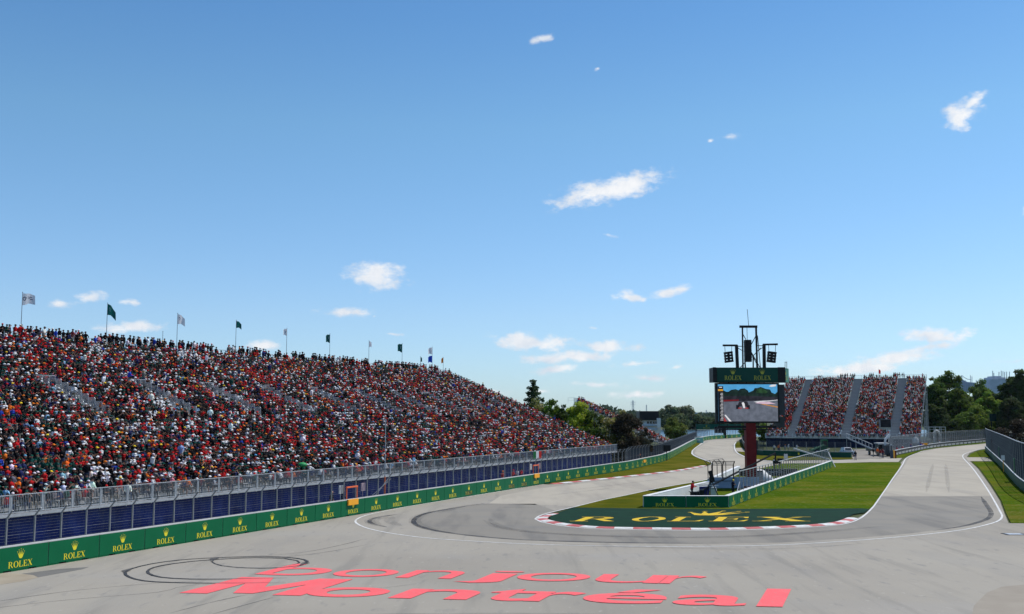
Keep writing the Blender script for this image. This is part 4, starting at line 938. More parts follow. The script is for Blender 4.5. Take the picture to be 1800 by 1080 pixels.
def seat_stand(S, tagn, excl, occ=.975, spacing=.5, redden=0.0, cl=14):
    seeds = [(random.uniform(S.s0,S.s1), random.uniform(0,S.rows*S.pitch), random.choice([(1,1),(1,1),(2,2),(0,3),(3,0),(3,0)]), random.uniform(.5,1.7)) for _ in range(cl)]
    for r in range(S.rows):
        u = S.s0+.3+random.uniform(0,.3); D = .55+r*.8+.36; z = S.z0+r*S.rise
        while u < S.s1-.25:
            uu = u+random.uniform(-.05,.05); u += spacing*random.uniform(.93,1.12)
            if excl(uu, D, r) or random.random() > occ: continue
            ci = int(rng.choice(len(CAPC), p=cw)); si = int(rng.choice(len(SHC), p=sw))
            if random.random() < redden and SHC[si][0] in ('black','navy blue','dark green'): si = 1
            for (su, sd, (cc, ss), rad) in seeds:
                if (uu-su)**2+(D-sd)**2 < rad*rad and random.random() < .6: ci, si = cc, ss
            stand_up = random.random() < .018 or (r == S.rows-1 and random.random() < .3)
            yaw0 = math.atan2(-S.n.y, -S.n.x)-PI/2+random.gauss(0,.35 if not stand_up else .8)-(.25 if S is S1 else 0)
            zz = z if stand_up else z-.03
            people.append([tagn, not stand_up, S.pt(uu, D-(.1 if not stand_up else .3), zz), yaw0, random.randrange(len(POSES_T if stand_up else POSES_S)), ci, si, r, uu, random.uniform(.93,1.06)])
def ex1(u, D, r):
    if r == 0 and random.random() < .25: return True
    for v in vs_:
        if v-2.25 < u < v+.15 and 17 <= r <= 24: return True
        if v-1.9 < u < v+.1 and 13 <= r < 17: return random.random() < (.85 if r > 14 else .6)
    return False
def ex2(u, D, r):
    for ub, w in AIS:
        if abs(u-ub) < w/2+.1: return True
        if abs(u-ub) < w/2+.1 and r < 37: return True
    u1 = u_at(S2, 1557, 6.0)
    if abs(u-u1) < 1.6 and 4 <= r <= 10: return True
    return random.random() < .03
seat_stand(S1, 'main', ex1, cl=60); seat_stand(S2, 'right', ex2, redden=.22, cl=16, spacing=.52); seat_stand(S3, 'far', lambda u,D,r: False, redden=.35, cl=12, spacing=.55)
# people standing along the back rails
for S, nm, dens in ((S1,'main',.68),(S2,'right',.22)):
    u = S.s0+.5; DB = .55+S.rows*.8
    while u < S.s1-.3:
        run = random.random() < dens
        for k in range(random.randint(1,5) if run else random.randint(1,4)):
            if run and u < S.s1-.3:
                ci = 3 if random.random() < .55 else int(rng.choice(len(CAPC), p=cw)); si = 0 if random.random() < .45 else int(rng.choice(len(SHC), p=sw))
                people.append([nm, False, S.pt(u, DB-.35+random.uniform(-.2,.15), S.z0+S.rows*S.rise-.01), math.atan2(-S.n.y,-S.n.x)-PI/2+random.gauss(0,.9), random.randrange(len(POSES_T)), ci, si, S.rows, u, random.uniform(.94,1.05)])
            u += random.uniform(.38,.62)
vis = []
for i, p in enumerate(people):
    x, y = proj(p[2]); d = p[2].y
    if -40 < x < 1840: vis.append((i, x, (1.75 if not p[1] else 1.0)/d))
NEAR_N = 270
main_ids = sorted([v for v in vis if v[1] > 2 and people[v[0]][0] == 'main'], key=lambda v: -v[2])[:NEAR_N]
ids = set(v[0] for v in main_ids)
rows = {}
for i, x, _ in main_ids: rows.setdefault((people[i][7], people[i][1]), []).append((x, i))
for (r, seated), lst in sorted(rows.items()):
    lst.sort()
    for k, (x, i) in enumerate(lst):
        p = people[i]; cn = CAPC[p[5]][0]; sn = SHC[p[6]][0]
        where = ('at the top back rail' if r == S1.rows else 'in the front row' if r == 0 else ordinal(r+1)+' row up')
        lab = '%s spectator, %s cap, %s top, %s, %s from left' % ('seated' if seated else 'standing', cn, sn, where, ordinal(k+1))
        jit = lambda c: tuple(min(.9, v*random.uniform(.85,1.15)) for v in c)
        add_person((HI_S if p[1] else HI_T)[p[4]], p[2], p[3], jit(SHC[p[6]][1]), jit(CAPC[p[5]][1]), lab, 'spectators in the long grandstand', p[9])
rest = [people[v[0]] for v in vis if v[0] not in ids]
print('people', len(people), 'visible range', len(vis), 'individuals', len(ids))
def merge_crowd(lst):
    allv = []; lv = []; ls = []; cols = []; base = 0; lbase = 0
    groups = {}
    for p in lst: groups.setdefault((p[1], p[4]), []).append(p)
    for (seated, t), ps in groups.items():
        V, Fc, MI, hd = (LOW_S if seated else LOW_T)[t]; n = len(ps)
        yaw = np.array([p[3] for p in ps], dtype=np.float32); c, s = np.cos(yaw), np.sin(yaw); sc2 = np.array([p[9] for p in ps], dtype=np.float32)
        loc = np.array([tuple(p[2]) for p in ps], dtype=np.float32)
        X = (V[None,:,0]*c[:,None]-V[None,:,1]*s[:,None])*sc2[:,None]+loc[:,0:1]; Y = (V[None,:,0]*s[:,None]+V[None,:,1]*c[:,None])*sc2[:,None]+loc[:,1:2]; Z = V[None,:,2]*sc2[:,None]+loc[:,2:3]
        allv.append(np.stack([X,Y,Z],-1).reshape(-1,3))
        lens = np.array([len(f) for f in Fc]); flat = np.array([i for f in Fc for i in f])
        lv.append((flat[None,:]+(np.arange(n)*len(V))[:,None]+base).reshape(-1)); base += n*len(V)
        ls.append(np.tile(lens, n))
        j = np.random.default_rng(3).uniform(.8,1.15,(n,6,1))
        pal = np.zeros((n,6,3)); skin = np.array(SKC)[rng.integers(0,5,n)]; tr = np.array(TRC)[rng.integers(0,6,n)]
        pal[:,0] = skin; pal[:,1] = np.array([SHC[p[6]][1] for p in ps]); pal[:,2] = tr; pal[:,3] = (.03,.02,.015); pal[:,4] = (.05,.05,.05); pal[:,5] = np.array([CAPC[p[5]][1] for p in ps])
        pal = np.minimum(pal*j, .85); cols.append(pal[:,MI,:].reshape(-1,3))
    allv = np.concatenate(allv); lv = np.concatenate(lv); ls = np.concatenate(ls); cols = np.concatenate(cols)
    me = bpy.data.meshes.new('crowd'); me.vertices.add(len(allv)); me.vertices.foreach_set('co', allv.reshape(-1).astype(np.float32))
    me.loops.add(len(lv)); me.loops.foreach_set('vertex_index', lv.astype(np.int32)); me.polygons.add(len(ls))
    st_ = np.concatenate([[0], np.cumsum(ls)[:-1]]); me.polygons.foreach_set('loop_start', st_.astype(np.int32)); me.update(calc_edges=True)
    at = me.attributes.new('col', 'FLOAT_COLOR', 'FACE'); at.data.foreach_set('color', np.concatenate([cols, np.ones((len(cols),1))],1).reshape(-1).astype(np.float32))
    me.materials.append(attr_material('crowd_clothing', .85, 0, .15)); o = bpy.data.objects.new('crowd', me); COL.objects.link(o); print('crowd faces', len(ls)); return o
tag(merge_crowd(rest), 'dense crowd of spectators in colourful caps filling the grandstands', 'crowd', kind='stuff')

# ================================================================ big screen tower
TY = 124.0
def T(px, py, Y=TY): return WY(px, py, Y)
def rectp(x0, y0, x1, y1, Y=TY): a = T(x0,y1,Y); b = T(x1,y0,Y); return a, b
pz = G(1322.5,856); TX = T(1322.5,790).x
tower = empty('screen_tower', (TX, TY+.6, 0), 'big video screen on a dark red column with green sign header above', 'video screen')
mb = MB(); mb.box((TX,TY+1.0,4.2),(1.15,1.15,8.4)); mb.box((TX,TY+1.0,.15),(2.2,2.2,.3),mi=0); mb.box((TX,TY+1.0,7.0),(1.3,1.3,.12)); mb.build('column', RED, tower)
a, b = rectp(1253,646,1372,672.5); hx = (a.x+b.x)/2; hw = b.x-a.x; hz = (a.z+b.z)/2; hh = b.z-a.z
mb = MB(); mb.box((hx,TY+1.0,hz),(hw,2.4,hh-.06)); mb.box((a.x+.16,TY-.24,hz),(.36,.12,hh)); mb.box((b.x+.05,TY-.24,hz),(.9,.12,hh)); 
rx = T(1379,650).x
xr0 = T(1373.5,650).x; xr1 = T(1385.5,650,TY+2.6).x
mb.prism([(a.x+.1,TY-.15,a.z+.03),(xr0,TY-.15,a.z+.03),(xr1,TY+2.6,a.z+.03),(a.x+2.0,TY+3.4,a.z+.03),(a.x+.55,TY+2.2,a.z+.03)], (0,0,hh-.1)); mb.build('header_frame', BLACK, tower)
SIGNG = noisy('green_sign_shaded', [(.3,(.003,.05,.035)),(.7,(.005,.065,.045))], .5, 4, .45)  # header front, its shade painted in as a darker green
mb = MB(); f0, f1 = T(1259.5,650).x, T(1366,650).x; mb.box(((f0+f1)/2,TY-.26,hz),(f1-f0,.06,hh-.12)); fp = mb.build('header_panel', SIGNG, tower)
YELS = material('sign_yellow', (.45,.42,.05), .5)
lt = MB()
for px in (1287.5,1339):
    c = T(px,660)
    lay(lt, word_polys('ROLEX', .52, 2.0), (c.x-1.0,TY-.3,hz-.62), (1,0,0), (0,0,1), (0,-1,0), .004, .0012)
    lay(lt, [[((x-.5)*.62, y*.62) for x, y in p] for p in CROWN], (c.x,TY-.3,hz+.05), (1,0,0), (0,0,1), (0,-1,0), .004, .0012)
lt.build('lettering', YELS, fp)
# side face of the header, sunlight painted in as a brighter green
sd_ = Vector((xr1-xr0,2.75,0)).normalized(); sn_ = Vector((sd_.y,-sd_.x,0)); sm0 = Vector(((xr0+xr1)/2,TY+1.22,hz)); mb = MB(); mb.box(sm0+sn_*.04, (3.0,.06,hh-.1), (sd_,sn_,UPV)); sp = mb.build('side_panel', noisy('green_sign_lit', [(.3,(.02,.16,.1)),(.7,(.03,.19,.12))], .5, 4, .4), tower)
lt = MB(); lay(lt, word_polys('ROLEX', .42, 1.5), sm0+sn_*.075-sd_*.75-UPV*.55, sd_, (0,0,1), sn_, .004, .0012); lay(lt, [[((x-.5)*.5, y*.5) for x, y in p] for p in CROWN], sm0+sn_*.075+UPV*.05, sd_, (0,0,1), sn_, .004, .0012)
lt.build('lettering', YELS, sp)
# screen cabinet
a, b = rectp(1259,673.5,1369,744); cx = (a.x+b.x)/2; cz = (a.z+b.z)/2
mb = MB(); mb.box((cx,TY+.3,cz),(b.x-a.x,.7,b.z-a.z)); 
c1 = T(1262,757); mb.box((cx,TY+.7,c1.z+.42),(b.x-a.x-.6,.5,.25)); mb.box((cx-.2,TY+.7,c1.z+.1),(b.x-a.x-1.2,.4,.12))
for k in range(8): x = a.x+.5+k*(b.x-a.x-1)/7; mb.beam((x,TY+.7,c1.z+.1),(x,TY+.7,a.z),.07)
for k in range(7): x = a.x+.6+k*(b.x-a.x-1.2)/6; mb.beam((x,TY+.4,b.z),(x,TY+.4,b.z+.35),.1)
mb.build('screen_cabinet', BLACK, tower)
a2, b2 = rectp(1368,676,1379.5,730); mb = MB(); mb.box(((a2.x+b2.x)/2+.1,TY+1.6,(a2.z+b2.z)/2),(b2.x-a2.x,2.0,b2.z-a2.z)); a2, b2 = rectp(1371,733,1384,752); mb.box(((a2.x+b2.x)/2,TY+1.8,(a2.z+b2.z)/2),(b2.x-a2.x,1.2,b2.z-a2.z),mi=0)
mb.build('side_cabinet', noisy('cabinet_grey', [(.3,(.05,.055,.06)),(.7,(.07,.075,.08))], 1, 4, .6), tower)
# the picture on the screen, a flat mosaic of glowing shapes (u 0..1, v 0..1)
SX0, SX1 = T(1262,700).x, T(1366.5,700).x; SZ0, SZ1 = T(1300,741).z, T(1300,676).z
def emi(name, c, s=.75): return material(name, (0,0,0), .5, emit=c, estr=s)
def srgb(r,g,b): return tuple(((v/255)/12.92 if v/255 <= .04045 else ((v/255+.055)/1.055)**2.4) for v in (r,g,b))
cols = [srgb(86,170,225),srgb(22,40,34),srgb(104,110,124),srgb(40,38,46),srgb(235,235,240),srgb(205,140,60),srgb(18,18,28),srgb(170,60,60),srgb(225,165,50),srgb(120,20,30),srgb(225,195,215),srgb(40,70,40)]
def emi2(name, c, s):
    m = material(name, (0,0,0), .4); t = m.node_tree; b = t.nodes['Principled BSDF']; tc = N(t,'ShaderNodeTexCoord'); n = N(t,'ShaderNodeTexNoise'); n.inputs['Scale'].default_value = 2.2; n.inputs['Detail'].default_value = 7; t.links.new(tc.outputs['Object'], n.inputs['Vector'])
    mx = N(t,'ShaderNodeMix', data_type='RGBA'); mr_ = N(t,'ShaderNodeMapRange'); mr_.inputs['From Min'].default_value = .38; mr_.inputs['From Max'].default_value = .62; t.links.new(n.outputs['Fac'], mr_.inputs['Value']); t.links.new(mr_.outputs[0], mx.inputs[0])
    k = .55 if ('trees' in name or 'leaves' in name or 'stand' in name) else .8 if 'road' in name else .9
    mx.inputs[6].default_value = (*[v*k for v in c],1); mx.inputs[7].default_value = (*[v*(2.1-k) if k < .6 else v*(1.95-k) for v in c],1); t.links.new(mx.outputs[2], b.inputs['Emission Color']); b.inputs['Emission Strength'].default_value = s; return m
SM = [emi2('screen_%s' % n, c, .85) for n, c in zip(('sky','trees','road','stand','white','orange','black','red','yellow','crimson','kerb','leaves'), cols)]
sm_ = MB(); lay_k = [0]
def SP(pts, mi):
    lay_k[0] += 1; k = TY-.055-.0025*lay_k[0]
    sm_.flat([(SX0+(SX1-SX0)*u, k, SZ0+(SZ1-SZ0)*v) for u, v in pts], mi)
SP([(0,0),(1,0),(1,1),(0,1)], 0); SP([(.86,.95),(.9,.99),(.98,1),(.98,.95),(.9,.93)], 4)
SP([(.09,.5),(.09,.84),(.14,.8),(.18,.8),(.22,.85),(.3,.87),(.35,.84),(.38,.88),(.45,.89),(.5,.84),(.52,.78),(.55,.8),(.6,.84),(.62,.9),(.67,.9),(.72,.93),(.8,.88),(.88,.86),(.9,.78),(.96,.74),(1,.8),(1,.5)], 1)
SP([(.64,.78),(.66,.88),(.73,.9),(.8,.85),(.84,.79),(.8,.75)], 11)
SP([(.09,.5),(.09,.68),(.4,.69),(.7,.68),(1,.66),(1,.5)], 3); SP([(.09,.53),(.35,.56),(.35,.59),(.09,.58)], 9)
SP([(.09,0),(.09,.53),(.4,.54),(.7,.56),(1,.58),(1,0)], 2)
SP([(.66,.5),(.72,.53),(.86,.54),(1,.57),(1,.585),(.86,.56),(.7,.55),(.6,.53)], 4); SP([(.62,.49),(.72,.53),(.86,.525),(.97,.47),(.8,.465)], 10)
SP([(.7,.47),(.84,.42),(1,.37),(1,.4),(.88,.435),(.78,.465)], 5); SP([(.1,.17),(.12,.18),(.22,0),(.18,0)], 4); SP([(.09,0),(.09,.13),(.14,0)], 7)
for u in (.3,.475): SP([(u,.33),(u+.055,.33),(u+.055,.44),(u,.44)], 6)
SP([(.33,.45),(.35,.53),(.49,.54),(.51,.46),(.48,.4),(.36,.4)], 3); SP([(.335,.34),(.395,.34),(.395,.37),(.335,.37)], 7); SP([(.445,.34),(.505,.34),(.505,.37),(.445,.37)], 7); SP([(.395,.5),(.425,.52),(.445,.47),(.45,.36),(.42,.36)], 4)
SP([(0,0),(.09,0),(.09,.95),(0,.95)], 6); SP([(0,.82),(.085,.82),(.085,.87),(0,.87)], 8); SP([(.02,.91),(.07,.91),(.07,.93),(.02,.93)], 4)
for k in range(20):
    v = .03+k*.038; u = .03+.004*((k*7) % 5); SP([(u,v),(.082,v),(.082,v+.012),(u,v+.012)], 4)
sm_.build('screen_image', SM, tower)
# mast, speaker arms
mb = MB(); Yt = TY+1.0
def tb(p, q, w): mb.beam(T(*p, Yt), T(*q, Yt), w)
tb((1300,574.5),(1331,574.5),.28); tb((1305,576),(1306,650),.16); tb((1329,576),(1331,650),.2); tb((1331.5,590),(1337,650),.08)
tb((1306,588),(1311,597),.08); tb((1329,590),(1320,607),.08); tb((1320,620),(1333,646),.08); tb((1337,612),(1320,630),.08); tb((1320,618),(1338,650),.08); tb((1298,650),(1309,638),.08); tb((1324,628),(1324,650),.14); tb((1309.5,636),(1310.5,650),.14)
tb((1296,609),(1306,609),.08); tb((1331,608),(1342,608),.08); tb((1297,612),(1307,618),.07); tb((1331,618),(1341,611),.07)
tb((1270.5,607.5),(1296,607.5),.22); tb((1294.5,607),(1296.5,650),.34); tb((1341,606),(1367,605.5),.22); tb((1343,606),(1343.5,650),.34)
tb((1380,636),(1380,650),.05); tb((1383,636),(1383,650),.05); tb((1380,637),(1383,637),.05)
mb.build('mast_frame', BLACK, tower)
mb = MB(); mb.beam(T(1313.5,544,Yt), T(1316,573,Yt), .05); mb.build('antenna', BLACK, tower)
mb = MB(); a, b = T(1309.5,636.5,Yt-.3), T(1319.5,598,Yt-.3); mb.box(((a.x+b.x)/2,Yt-.3,(a.z+b.z)/2),(b.x-a.x,.8,b.z-a.z)); mb.beam(T(1313,575,Yt-.3), T(1313.5,599,Yt-.3), .05)
for k in range(5): z = a.z+(b.z-a.z)*(k+.5)/5; mb.box(((a.x+b.x)/2,Yt-.3,z),(b.x-a.x+.05,.84,.06))
mb.build('speaker_array', BLACK, tower)
for cx_, sgx in ((1280,1),(1357,-1)):
    mb = MB()
    for k in range(4):
        c = T(cx_+sgx*k*.5, 620.5+k*5.0, Yt-.3); ang = sgx*.13; u = Vector((math.cos(ang),0,math.sin(ang))); w = Vector((-math.sin(ang),0,math.cos(ang)))
        mb.box(c, (.95,.7,.25), (u,Vector((0,1,0)),w))
        if k < 3: mb.box(c-w*.17, (.2,.5,.16), (u,Vector((0,1,0)),w)); mb.box(c-w*.17+u*.42, (.1,.5,.16), (u,Vector((0,1,0)),w)); mb.box(c-w*.17-u*.42, (.1,.5,.16), (u,Vector((0,1,0)),w))
    for dx in (-6,6.5): mb.beam(T(cx_+dx,607,Yt-.3), T(cx_+dx*.9,619,Yt-.3), .05)
    mb.build('speaker_array', BLACK, tower)

# ================================================================ flags
CLOTHS = {}
def flag_mat(name, c): 
    m = material('flag_'+name, c, .8); t = m.node_tree; b = t.nodes['Principled BSDF']; tr = N(t,'ShaderNodeBsdfTranslucent'); tr.inputs[0].default_value = (*c,1); mx = N(t,'ShaderNodeMixShader'); mx.inputs[0].default_value = .45
    t.links.new(b.outputs[0], mx.inputs[1]); t.links.new(tr.outputs[0], mx.inputs[2]); t.links.new(mx.outputs[0], t.nodes['Material Output'].inputs[0]); return m
FW, FG_, FN, FR_, FO, FB_ = flag_mat('white',(.8,.8,.83)), flag_mat('teal',(.01,.11,.1)), flag_mat('navy',(.01,.03,.12)), flag_mat('red',(.6,.03,.02)), flag_mat('orange',(.7,.25,.03)), flag_mat('blue',(.02,.08,.5))
DBK = .55+39*.8+.12
def back_pt(S, px, D, z):
    P = S.pt(0, D); k = (px-900)/F; c = math.cos(PITCH); s2 = math.sin(PITCH)
    s = (k*(P.y*c+(z-CH)*s2)-P.x)/(S.d.x-k*S.d.y*c); q = S.pt(s, D, z); return q
def flag(px, ytop, ybase, wpx, hpx, dirx, mat, label, mark=None, droop=.5, S=S1, D=DBK, two=None):
    zb = S.z0+S.rows*S.rise; q = back_pt(S, px, D, zb); Y = q.y; zt = WY(px, ytop, Y).z
    q2 = Vector((q.x, Y, zb-.4)); root = empty('flagpole', q2, label, 'flag'); mb = MB(); mb.tube(q2, (q.x,Y,zt), .04, .025, 6); mb.ball((q.x,Y,zt),.05,6,4); mb.build('pole', GALVD, root)
    sc_ = Y/F; w = wpx*sc_*.92; h = hpx*sc_*.9; nx_, nz2 = 14, 8
    def fp_(u, v, off=0): 
        x = q.x+dirx*w*u*(1-.12*math.sin(u*3)); y = Y+.18*math.sin(u*6.5+v*.8)*u*h; z = zt-.08-h*v*(1-.25*u)-droop*h*u*u*.8-.04*math.sin(u*7); return (x, y-off, z)
    mb = MB(); g_ = [fp_(i/nx_, j/nz2) for j in range(nz2+1) for i in range(nx_+1)]
    mb.add(g_, [(j*(nx_+1)+i, j*(nx_+1)+i+1, (j+1)*(nx_+1)+i+1, (j+1)*(nx_+1)+i) for j in range(nz2) for i in range(nx_)]); f = mb.build('flag_cloth', mat, root, smooth=True)
    if mark:
        m2 = MB()
        for poly in mark[1]:
            for i in range(len(poly)-1):       # strokes
                (u0,v0),(u1,v1) = poly[i], poly[i+1]; t = .035
                for off in (.012,): 
                    A = [fp_(u0,v0-t,off), fp_(u0,v0+t,off), fp_(u1,v1+t,off), fp_(u1,v1-t,off)]; m2.add(A, [(0,1,2,3)]); A = [fp_(u0-t*.6,v0,off+.004), fp_(u0+t*.6,v0,off+.004), fp_(u1+t*.6,v1,off+.004), fp_(u1-t*.6,v1,off+.004)]; m2.add(A, [(0,1,2,3)])
        m2.build('emblem', mark[0], f)
    if two:
        m3 = MB(); g_ = [(x, y, z-h*1.15) for x, y, z in [fp_(i/nx_, j/nz2) for j in range(nz2+1) for i in range(nx_+1)]]; m3.add(g_, [(j*(nx_+1)+i, j*(nx_+1)+i+1, (j+1)*(nx_+1)+i+1, (j+1)*(nx_+1)+i) for j in range(nz2) for i in range(nx_)]); m3.build('lower_flag_cloth', two, root, smooth=True)
GST = [[(.3,.36),(.2,.3),(.08,.36),(.06,.5),(.14,.6),(.28,.55),(.3,.46),(.2,.46)],[(.42,.33),(.36,.4),(.4,.46)],[(.6,.3),(.6,.55)],[(.86,.35),(.74,.32),(.7,.45),(.76,.55),(.9,.52)]]
EMB = [[(.2,.35),(.35,.3),(.45,.4),(.3,.5),(.45,.6)]]
flag(35.5,514,590,24,24,1,FW,'large white flag with dark blue letters at the far left of the grandstand top',(FN,GST),.25)
flag(186,533,592,16,22,1,FG_,'dark teal flag with pale emblem, second pole from the left',(FW,EMB),.95)
flag(310,551,602,14,20,1,FW,'white flag with dark emblem, third pole from the left',(FN,EMB),.6)
flag(413.5,563,612,10,14,1,FG_,'teal flag twisted by the wind on the fourth pole from the left',(FW,[[(.4,.6),(.8,.8)]]),.6)
flag(503,577,628,7,14,-1,FW,'small white flag curled against the fifth pole from the left',(FN,EMB),.2)
flag(579,587,634,8,17,-1,FG_,'narrow dark teal flag pointing left on the sixth pole',(FW,EMB),.2)
flag(648,599,640,5,12,1,FW,'pale flag seen edge-on above the middle of the crowd',None,.3)
flag(706.5,604,650,9,17,-1,FG_,'teal flag pointing left, nearest the right end of the stand top',(FW,EMB),.1)
flag(759.5,610,652,8,14,-1,FW,'white flag above a blue and white one at the stand corner',None,.3,two=FB_)
flag(739,627,648,3,10,1,FG_,'tiny dark flag on a short stick near the stand corner',None,.3)
flag(779,628,650,4,11,-1,FO,'small orange flag at the right corner of the stand top',None,.4)
flag(1545,649,666,4,9,1,FR_,'small red flag above the right grandstand',None,.5,S=S2,D=.55+42*.8)
flag(285,583,600,.3,.3,1,FG_,'bare thin flagpole between the teal and the white flags',None,.1)

# ================================================================ camera crew and marshals
def px_person(px, py, meh, yaw, shirt, cap, label, group=None, z=0, scale=1.0, Y=None, hat='cap'):
    P = G(px, py, z) if Y is None else WY(px, py, Y)
    if Y is not None: z = P.z
    return add_person(meh, P, yaw, shirt, cap, label, group, scale, hat)
JY = 109.0
px = WY(1216.5,872,JY)
op = add_person(HI_T[1], (px.x, JY, .035), -PI/2-.1, (.6,.02,.03), (.012,.012,.012), 'camera operator in red shirt and black trousers holding the jib handles', scale=1.02)
p2_ = G(1288.5,876); add_person(hi_body(dict(L=ARM_CROSS,R=ARM_CROSS,sl=1),False), (WY(1288.5,860,112).x, 112, .035), -2.6, (.01,.012,.03), (.75,.65,.03), 'person in dark jacket and yellow helmet standing in the infield pen', capname='helmet')
# jib
J0 = Vector((WY(1250,860,JY+2).x, JY+2, 0)); jb = empty('camera_jib', J0, 'long black camera crane arm on a tripod reaching across the infield pen', 'camera crane')
mb = MB(); piv = J0+Vector((0,0,1.9))
for q in ((-.75,-.4),(.7,-.5),(.05,.8)): mb.tube(J0+Vector((q[0],q[1],.03)), piv, .045, .06, 6)
mb.box(piv, (.35,.35,.4)); mb.beam(J0+Vector((-.4,-.2,.9)), J0+Vector((.4,-.25,.9)), .04); mb.build('tripod', BLACK, jb)
A = WY(1223,868,JY+.6); B = WY(1363,797,JY+9.5); mb = MB(); mb.beam(A, B, .11, .13); mb.beam(A+Vector((0,0,.14)), B+Vector((0,0,.1)), .03); mb.build('boom', BLACK, jb)
mb = MB(); mb.box(A+Vector((-.1,0,-.05)), (.9,.5,.5)); mb.box(A+Vector((.65,.1,.05)), (.45,.45,.65)); mb.beam(A+Vector((-.3,-.1,0)), A+Vector((-.75,-.2,.25)), .05); mb.build('counterweight', BLACK, jb)
mb = MB(); mb.beam(B, B+Vector((0,0,-.9)), .14); mb.box(B+Vector((-.05,-.1,-1.0)), (.5,.4,.35)); mb.tube(B+Vector((.2,-.1,-1.0)), B+Vector((.5,-.1,-1.05)), .12, .12, 8); mb.build('camera_head', BLACK, jb)
mb = MB(); m_ = piv; mb.box(m_+Vector((.1,.1,.25)), (.42,.1,1.25), (Vector((.95,0,.25)),Vector((0,1,0)),Vector((-.25,0,.95)))); mb.build('equipment_panel', BLACK, jb)
q = G(1234,872); 
for k, (xx, c_m, lab) in enumerate(((1238,BLUE,'dark blue padded case leaning on the white barrier beside the jib'),(1254,WCONC,'white reflector board leaning beside the jib tripod'))):
    p = WY(xx,858,112-k); mb = MB(); mb.box((p.x,p.y,.55),(1.15 if k == 0 else .6,.14,1.0),(Vector((.94,.3,0)).normalized(),Vector((-.3,.94,.15)).normalized(),Vector((0,-.15,1)).normalized())); mb.beam((p.x+.3,p.y-.5,.05),(p.x+.3,p.y,.9),.05); mb.beam((p.x-.6,p.y-.1,1.2),(p.x+.6,p.y+.25,1.2),.06)
    tag(mb.build('equipment_case', c_m), lab, 'equipment')
# filming platform
PY = 134.0; pp_ = WY(1361,830,PY); fl = pp_.z
pl = empty('camera_platform', (pp_.x,PY,0), 'black scaffold platform behind the pen fence carrying a camera operator', 'platform')
mb = MB(); mb.box((pp_.x,PY,fl-.05),(2.2,1.8,.1)); mb.build('deck', BLACK, pl); mb = MB()
for sx in (-1,1):
    for sy in (-.8,.8): mb.beam((pp_.x+sx,PY+sy,0),(pp_.x+sx,PY+sy,fl),.09)
    mb.beam((pp_.x+sx,PY-.8,0.2),(pp_.x-sx,PY-.8,fl-.1),.05)
mb.build('frame', BLACK, pl)
add_person(HI_T[2], (pp_.x,PY,fl), .9+PI, (.75,.75,.75), (.015,.015,.015), 'camera operator in white top on the raised platform behind the fence')
mb = MB(); cpos = Vector((pp_.x+.75,PY-.1,fl)); mb.box(cpos+Vector((0,0,1.55)), (.7,.3,.32)); mb.tube(cpos+Vector((.3,0,1.55)), cpos+Vector((.75,0,1.53)), .13, .15, 10)
for q_ in ((-.35,-.3),(.35,-.3),(0,.4)): mb.tube(cpos+Vector((q_[0],q_[1],0)), cpos+Vector((0,0,1.4)), .03, .03, 5)
tag(mb.build('television_camera', BLACK), 'black television camera on a tripod on the raised platform', 'camera')
# white covered equipment dome with grey cabinet, and a grey cabinet
p = WY(1346,850,127.5); mb = MB(); mb.ball((p.x-.7,127.5,.95),(1.15,1.0,1.15),14,9); mb.ball((p.x+.3,127.2,.6),(.6,.6,.85),12,8); 
tag(mb.build('covered_equipment', WCONC, smooth=True), 'equipment under a white cover beside the red column', 'equipment')
mb = MB(); p.x -= 1.1; mb.box((p.x-.25,125.9,1.15),(1.25,.5,1.7)); mb.box((p.x-.25,125.6,1.15),(1.0,.06,1.4),mi=1); mb.box((p.x-.2,125.2,.45),(1.3,.6,.9),mi=1); tag(mb.build('generator_cabinet', [bpy.data.materials['cabinet_grey'], GALVD]), 'grey equipment cabinet standing before the white covered equipment', 'cabinet')
mb = MB(); p = WY(1381.5,808,196); mb.box((p.x,196,1.0),(.6,.4,.8)); mb.tube((p.x-.2,196,0),(p.x-.2,196,1.5),.05); mb.tube((p.x+.2,196,0),(p.x+.2,196,1.5),.05); tag(mb.build('signal_cabinet', GALV), 'small grey cabinet on legs on the verge before the green wall', 'cabinet')
# dark low barrier inside the pen's far part
mb = MB(); p = WY(1390,840,150); mb.box((p.x-3.2,150,.5),(8,1.2,1.0)); tag(mb.build('tyre_stack', noisy('dark_tyres', [(.3,(.015,.02,.022)),(.7,(.05,.05,.05))], 3, 5, .8)), 'dark low stack of tyres behind the pen fence', 'tyres')
mb = MB(); a = E1+ed*55; b = a+Vector((-5,9,0)); 
mb.beam(E2+Vector((-1.2,-1.5,2.9)), E2+Vector((-.45,-3,.2)), .12); mb.beam(E2+Vector((-5.5,3,3.0)), E2+Vector((-.8,-1.5,1.3)), .22); tag(mb.build('fence_brace', GALV), 'pale diagonal brace at the far end of the pen fence', 'brace')

